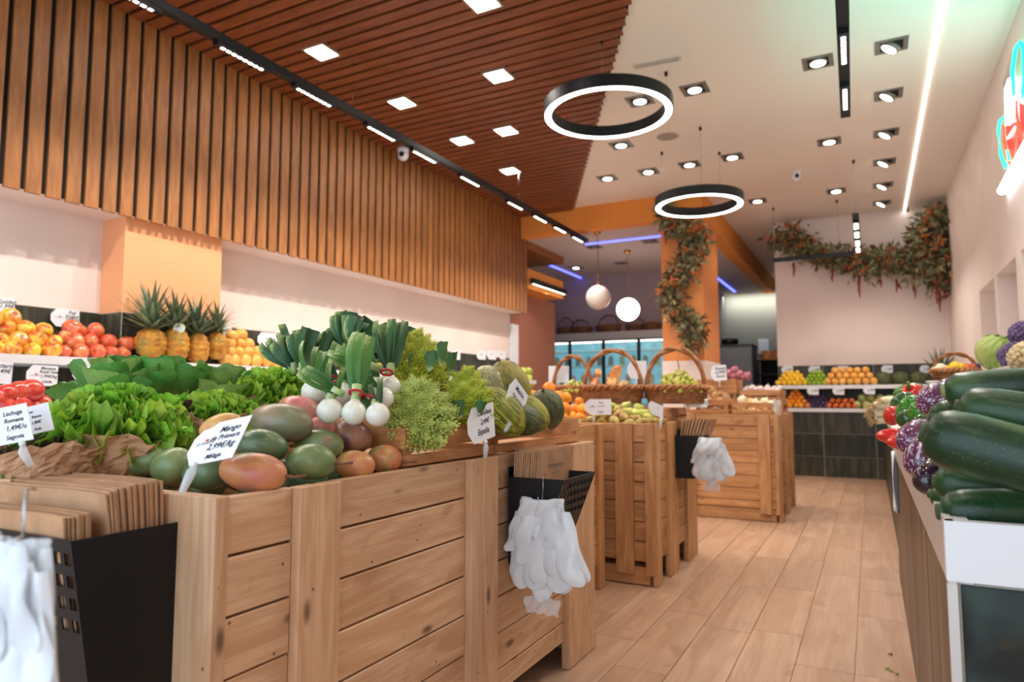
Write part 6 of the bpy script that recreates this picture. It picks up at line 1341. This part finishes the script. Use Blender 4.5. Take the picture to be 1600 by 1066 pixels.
# ------------------------------------------------------------------ alcove: chiller, baskets, back room
t = thing('glass_chiller', 'long glass fronted chiller glowing cyan under the baskets', 'chiller', (-3.9, 10.4, 0)); X0, X1, YF, ZT = -4.98, -2.62, 10.4, 2.06
MB().box(X0, X1, YF + .02, 10.98, ZT - .14, ZT).box(X0, X0 + .05, YF + .02, 10.98, 0, ZT - .14).box(X1 - .05, X1, YF + .02, 10.98, 0, ZT - .14).box(X0, X1, 10.94, 10.98, 0, ZT - .14).box(X0, X1, YF + .02, 10.98, 0, .9).build('cabinet', nmat('chiller casing', (150, 146, 142), rough=.5), t)
M_CYA = nmat('cyan lit chiller back', (130, 190, 200), (60, 110, 120), scale=5, rough=.5, emis=(96, 176, 196), estr=.7)
MB().box(X0 + .05, X1 - .05, 10.925, 10.94, .9, ZT - .14).build('lit_back', M_CYA, t)
for zz in (1.2, 1.5, 1.75): MB().box(X0 + .06, X1 - .06, YF + .12, 10.9, zz, zz + .02).build('chiller_shelf', nmat('chiller shelf glass', (180, 220, 226), rough=.2), t)
tb = MB().box(X0 + .06, X1 - .06, YF + .06, YF + .09, ZT - .165, ZT - .145).build('lamp_tube', LED, t)
nd = 4; wd_ = (X1 - X0) / nd
for k in range(nd):
    a = X0 + k * wd_; d = MB().box(a, a + .025, YF - .01, YF + .02, .8, ZT - .13).box(a + wd_ - .025, a + wd_, YF - .01, YF + .02, .8, ZT - .13).box(a, a + wd_, YF - .01, YF + .02, ZT - .155, ZT - .13).box(a, a + wd_, YF - .01, YF + .02, .8, .83).build('door', BLKMET, t)
    MB().box(a + .025, a + wd_ - .025, YF, YF + .006, .83, ZT - .155).build('pane', nmat('chiller glass', (200, 236, 240), rough=.02, alpha=.18, spec=.9), d, t.location)
cols = [(206, 196, 60), (60, 120, 60), (230, 230, 230), (40, 40, 44), (200, 90, 50), (120, 170, 90)]
for i in range(22):
    zz = (1.22, 1.52)[i % 2]; xx = X0 + .16 + i * .097; m = nmat('chilled pack %d' % (i % 6), cols[(i * 5) % 6], rough=.4)
    o = MB().box(-.035, .035, -.03, .03, 0, .13).box(-.02, .02, -.015, .015, .13, .16).build('chilled_pack', m, None, (0, 0, 0)); o.location = (xx, 10.62, zz + .0005); tag(o, 'small pack standing on the %s shelf inside the chiller' % ('lower', 'upper')[i % 2], 'pack', 'packs on the %s chiller shelf' % ('lower', 'upper')[i % 2])
for i, (x0, x1, yt) in enumerate(((872, 896, 497), (886, 924, 500), (930, 972, 493), (978, 1006, 497), (1004, 1034, 505))):
    a = UY(x0, 520, 10.62); b = UY(x1, 520, 10.62); rx = (b - a).length / 2; zt = UY((x0 + x1) / 2, yt, 10.62).z
    basket('empty dark wicker basket on the chiller, %s from the slatted wall' % ['first', 'second', 'third', 'fourth', 'last'][i], ((a.x + b.x) / 2, 10.62 + .04 * (i % 2), ZT + .002), rx, rx * .6, .11, max(zt - ZT, .14), jit(.5), M_WICD, 4, 'empty baskets on the chiller', hr=.010)
t = thing('grey_cabinet', 'tall grey cabinet in the dim back room', 'cabinet', (-2.2, 12.2, 0))
pa = UY(1120, 560, 12.2); pb_ = UY(1175, 560, 12.2); zc = UY(1150, 541, 12.2).z
MB().box(pa.x, pb_.x, 12.2, 12.8, 0, zc).build('body', nmat('grey cabinet', (130, 132, 138), rough=.6), t); MB().box(pa.x - .01, pb_.x + .01, 12.18, 12.82, zc, zc + .03).build('top', nmat('dark cabinet top', (60, 60, 62), rough=.6), t); MB().box(pa.x + .01, pb_.x - .01, 12.185, 12.2, .1, zc - .03).build('door', nmat('grey cabinet door', (124, 126, 132), rough=.6), t)
o = MB().lathe([(.12, 0), (.15, .05), (.14, .11), (.06, .12)], 18).build('black_pan', BLKMET, None, (0, 0, 0), True); o.location = ((pa.x + pb_.x) / 2 - .1, 12.4, zc + .031); tag(o, 'black dish on top of the grey cabinet', 'pan')
t = thing('dark_rack', 'dark shelving rack beside the grey cabinet in the back room', 'rack', (-1.35, 12.6, 0)); qx = max(UY(1180, 580, 12.6).x, pb_.x + .03); q2 = UY(1214, 580, 12.6).x + .1; zr = UY(1195, 562, 12.6).z
for zz in (.3, .75, zr - .25, zr): MB().box(qx, q2, 12.6, 13.0, zz - .02, zz).build('shelf', nmat('dark rack shelf', (40, 36, 34), rough=.7), t)
for xx in (qx, q2 - .03): MB().box(xx, xx + .03, 12.6, 12.63, 0, zr).box(xx, xx + .03, 12.97, 13.0, 0, zr).build('upright', nmat('dark rack shelf', (40, 36, 34)), t)
MB().box(qx, q2, 13.0, 13.01, 0, zr).build('back_sheet', nmat('dark rack shelf', (40, 36, 34)), t)
o = MB().box(-.14, .14, -.1, .1, 0, .16).build('snack_box', nmat('red and orange snack box', (150, 50, 34), (200, 140, 50), scale=14, rough=.5), None, (0, 0, 0)); o.location = (qx + .2, 12.75, zr + .001); tag(o, 'red and orange box on top of the dark rack', 'box')
o = MB().box(-.09, .09, -.004, .004, 0, .28).box(-.1, .1, .004, .01, -.01, .29).build('wall_notice', CARD, None, (0, 0, 0)); o.location = (UY(1192, 540, 14.4).x, 14.485, UY(1192, 552, 14.4).z); tag(o, 'pale notice on the wall of the dim back room', 'notice')
for i, (yy, y2) in enumerate(((515, 535), (540, 562))):
    c = UX(804, yy, -4.295); o = MB().box(-.004, .004, -.13, .13, -.16, .16).box(.004, .006, -.11, .11, -.14, .14).build('framed_notice', CARD, None, (0, 0, 0)); o.location = UX(803, (yy + y2) / 2, -4.29); tag(o, ['upper framed notice on the wall past the slatted soffit', 'lower framed notice on the wall past the slatted soffit'][i], 'notice', 'framed notices')
t = thing('white_panel', 'white upright panel at the end of the chiller', 'panel', (-4.95, 10.3, 0)); MB().box(-5.12, -5.0, 10.3, 10.9, 0, ZT - .05).build('panel_board', WHITE, t); MB().box(-5.13, -4.99, 10.28, 10.92, 0, .08).build('plinth', DGREY, t)
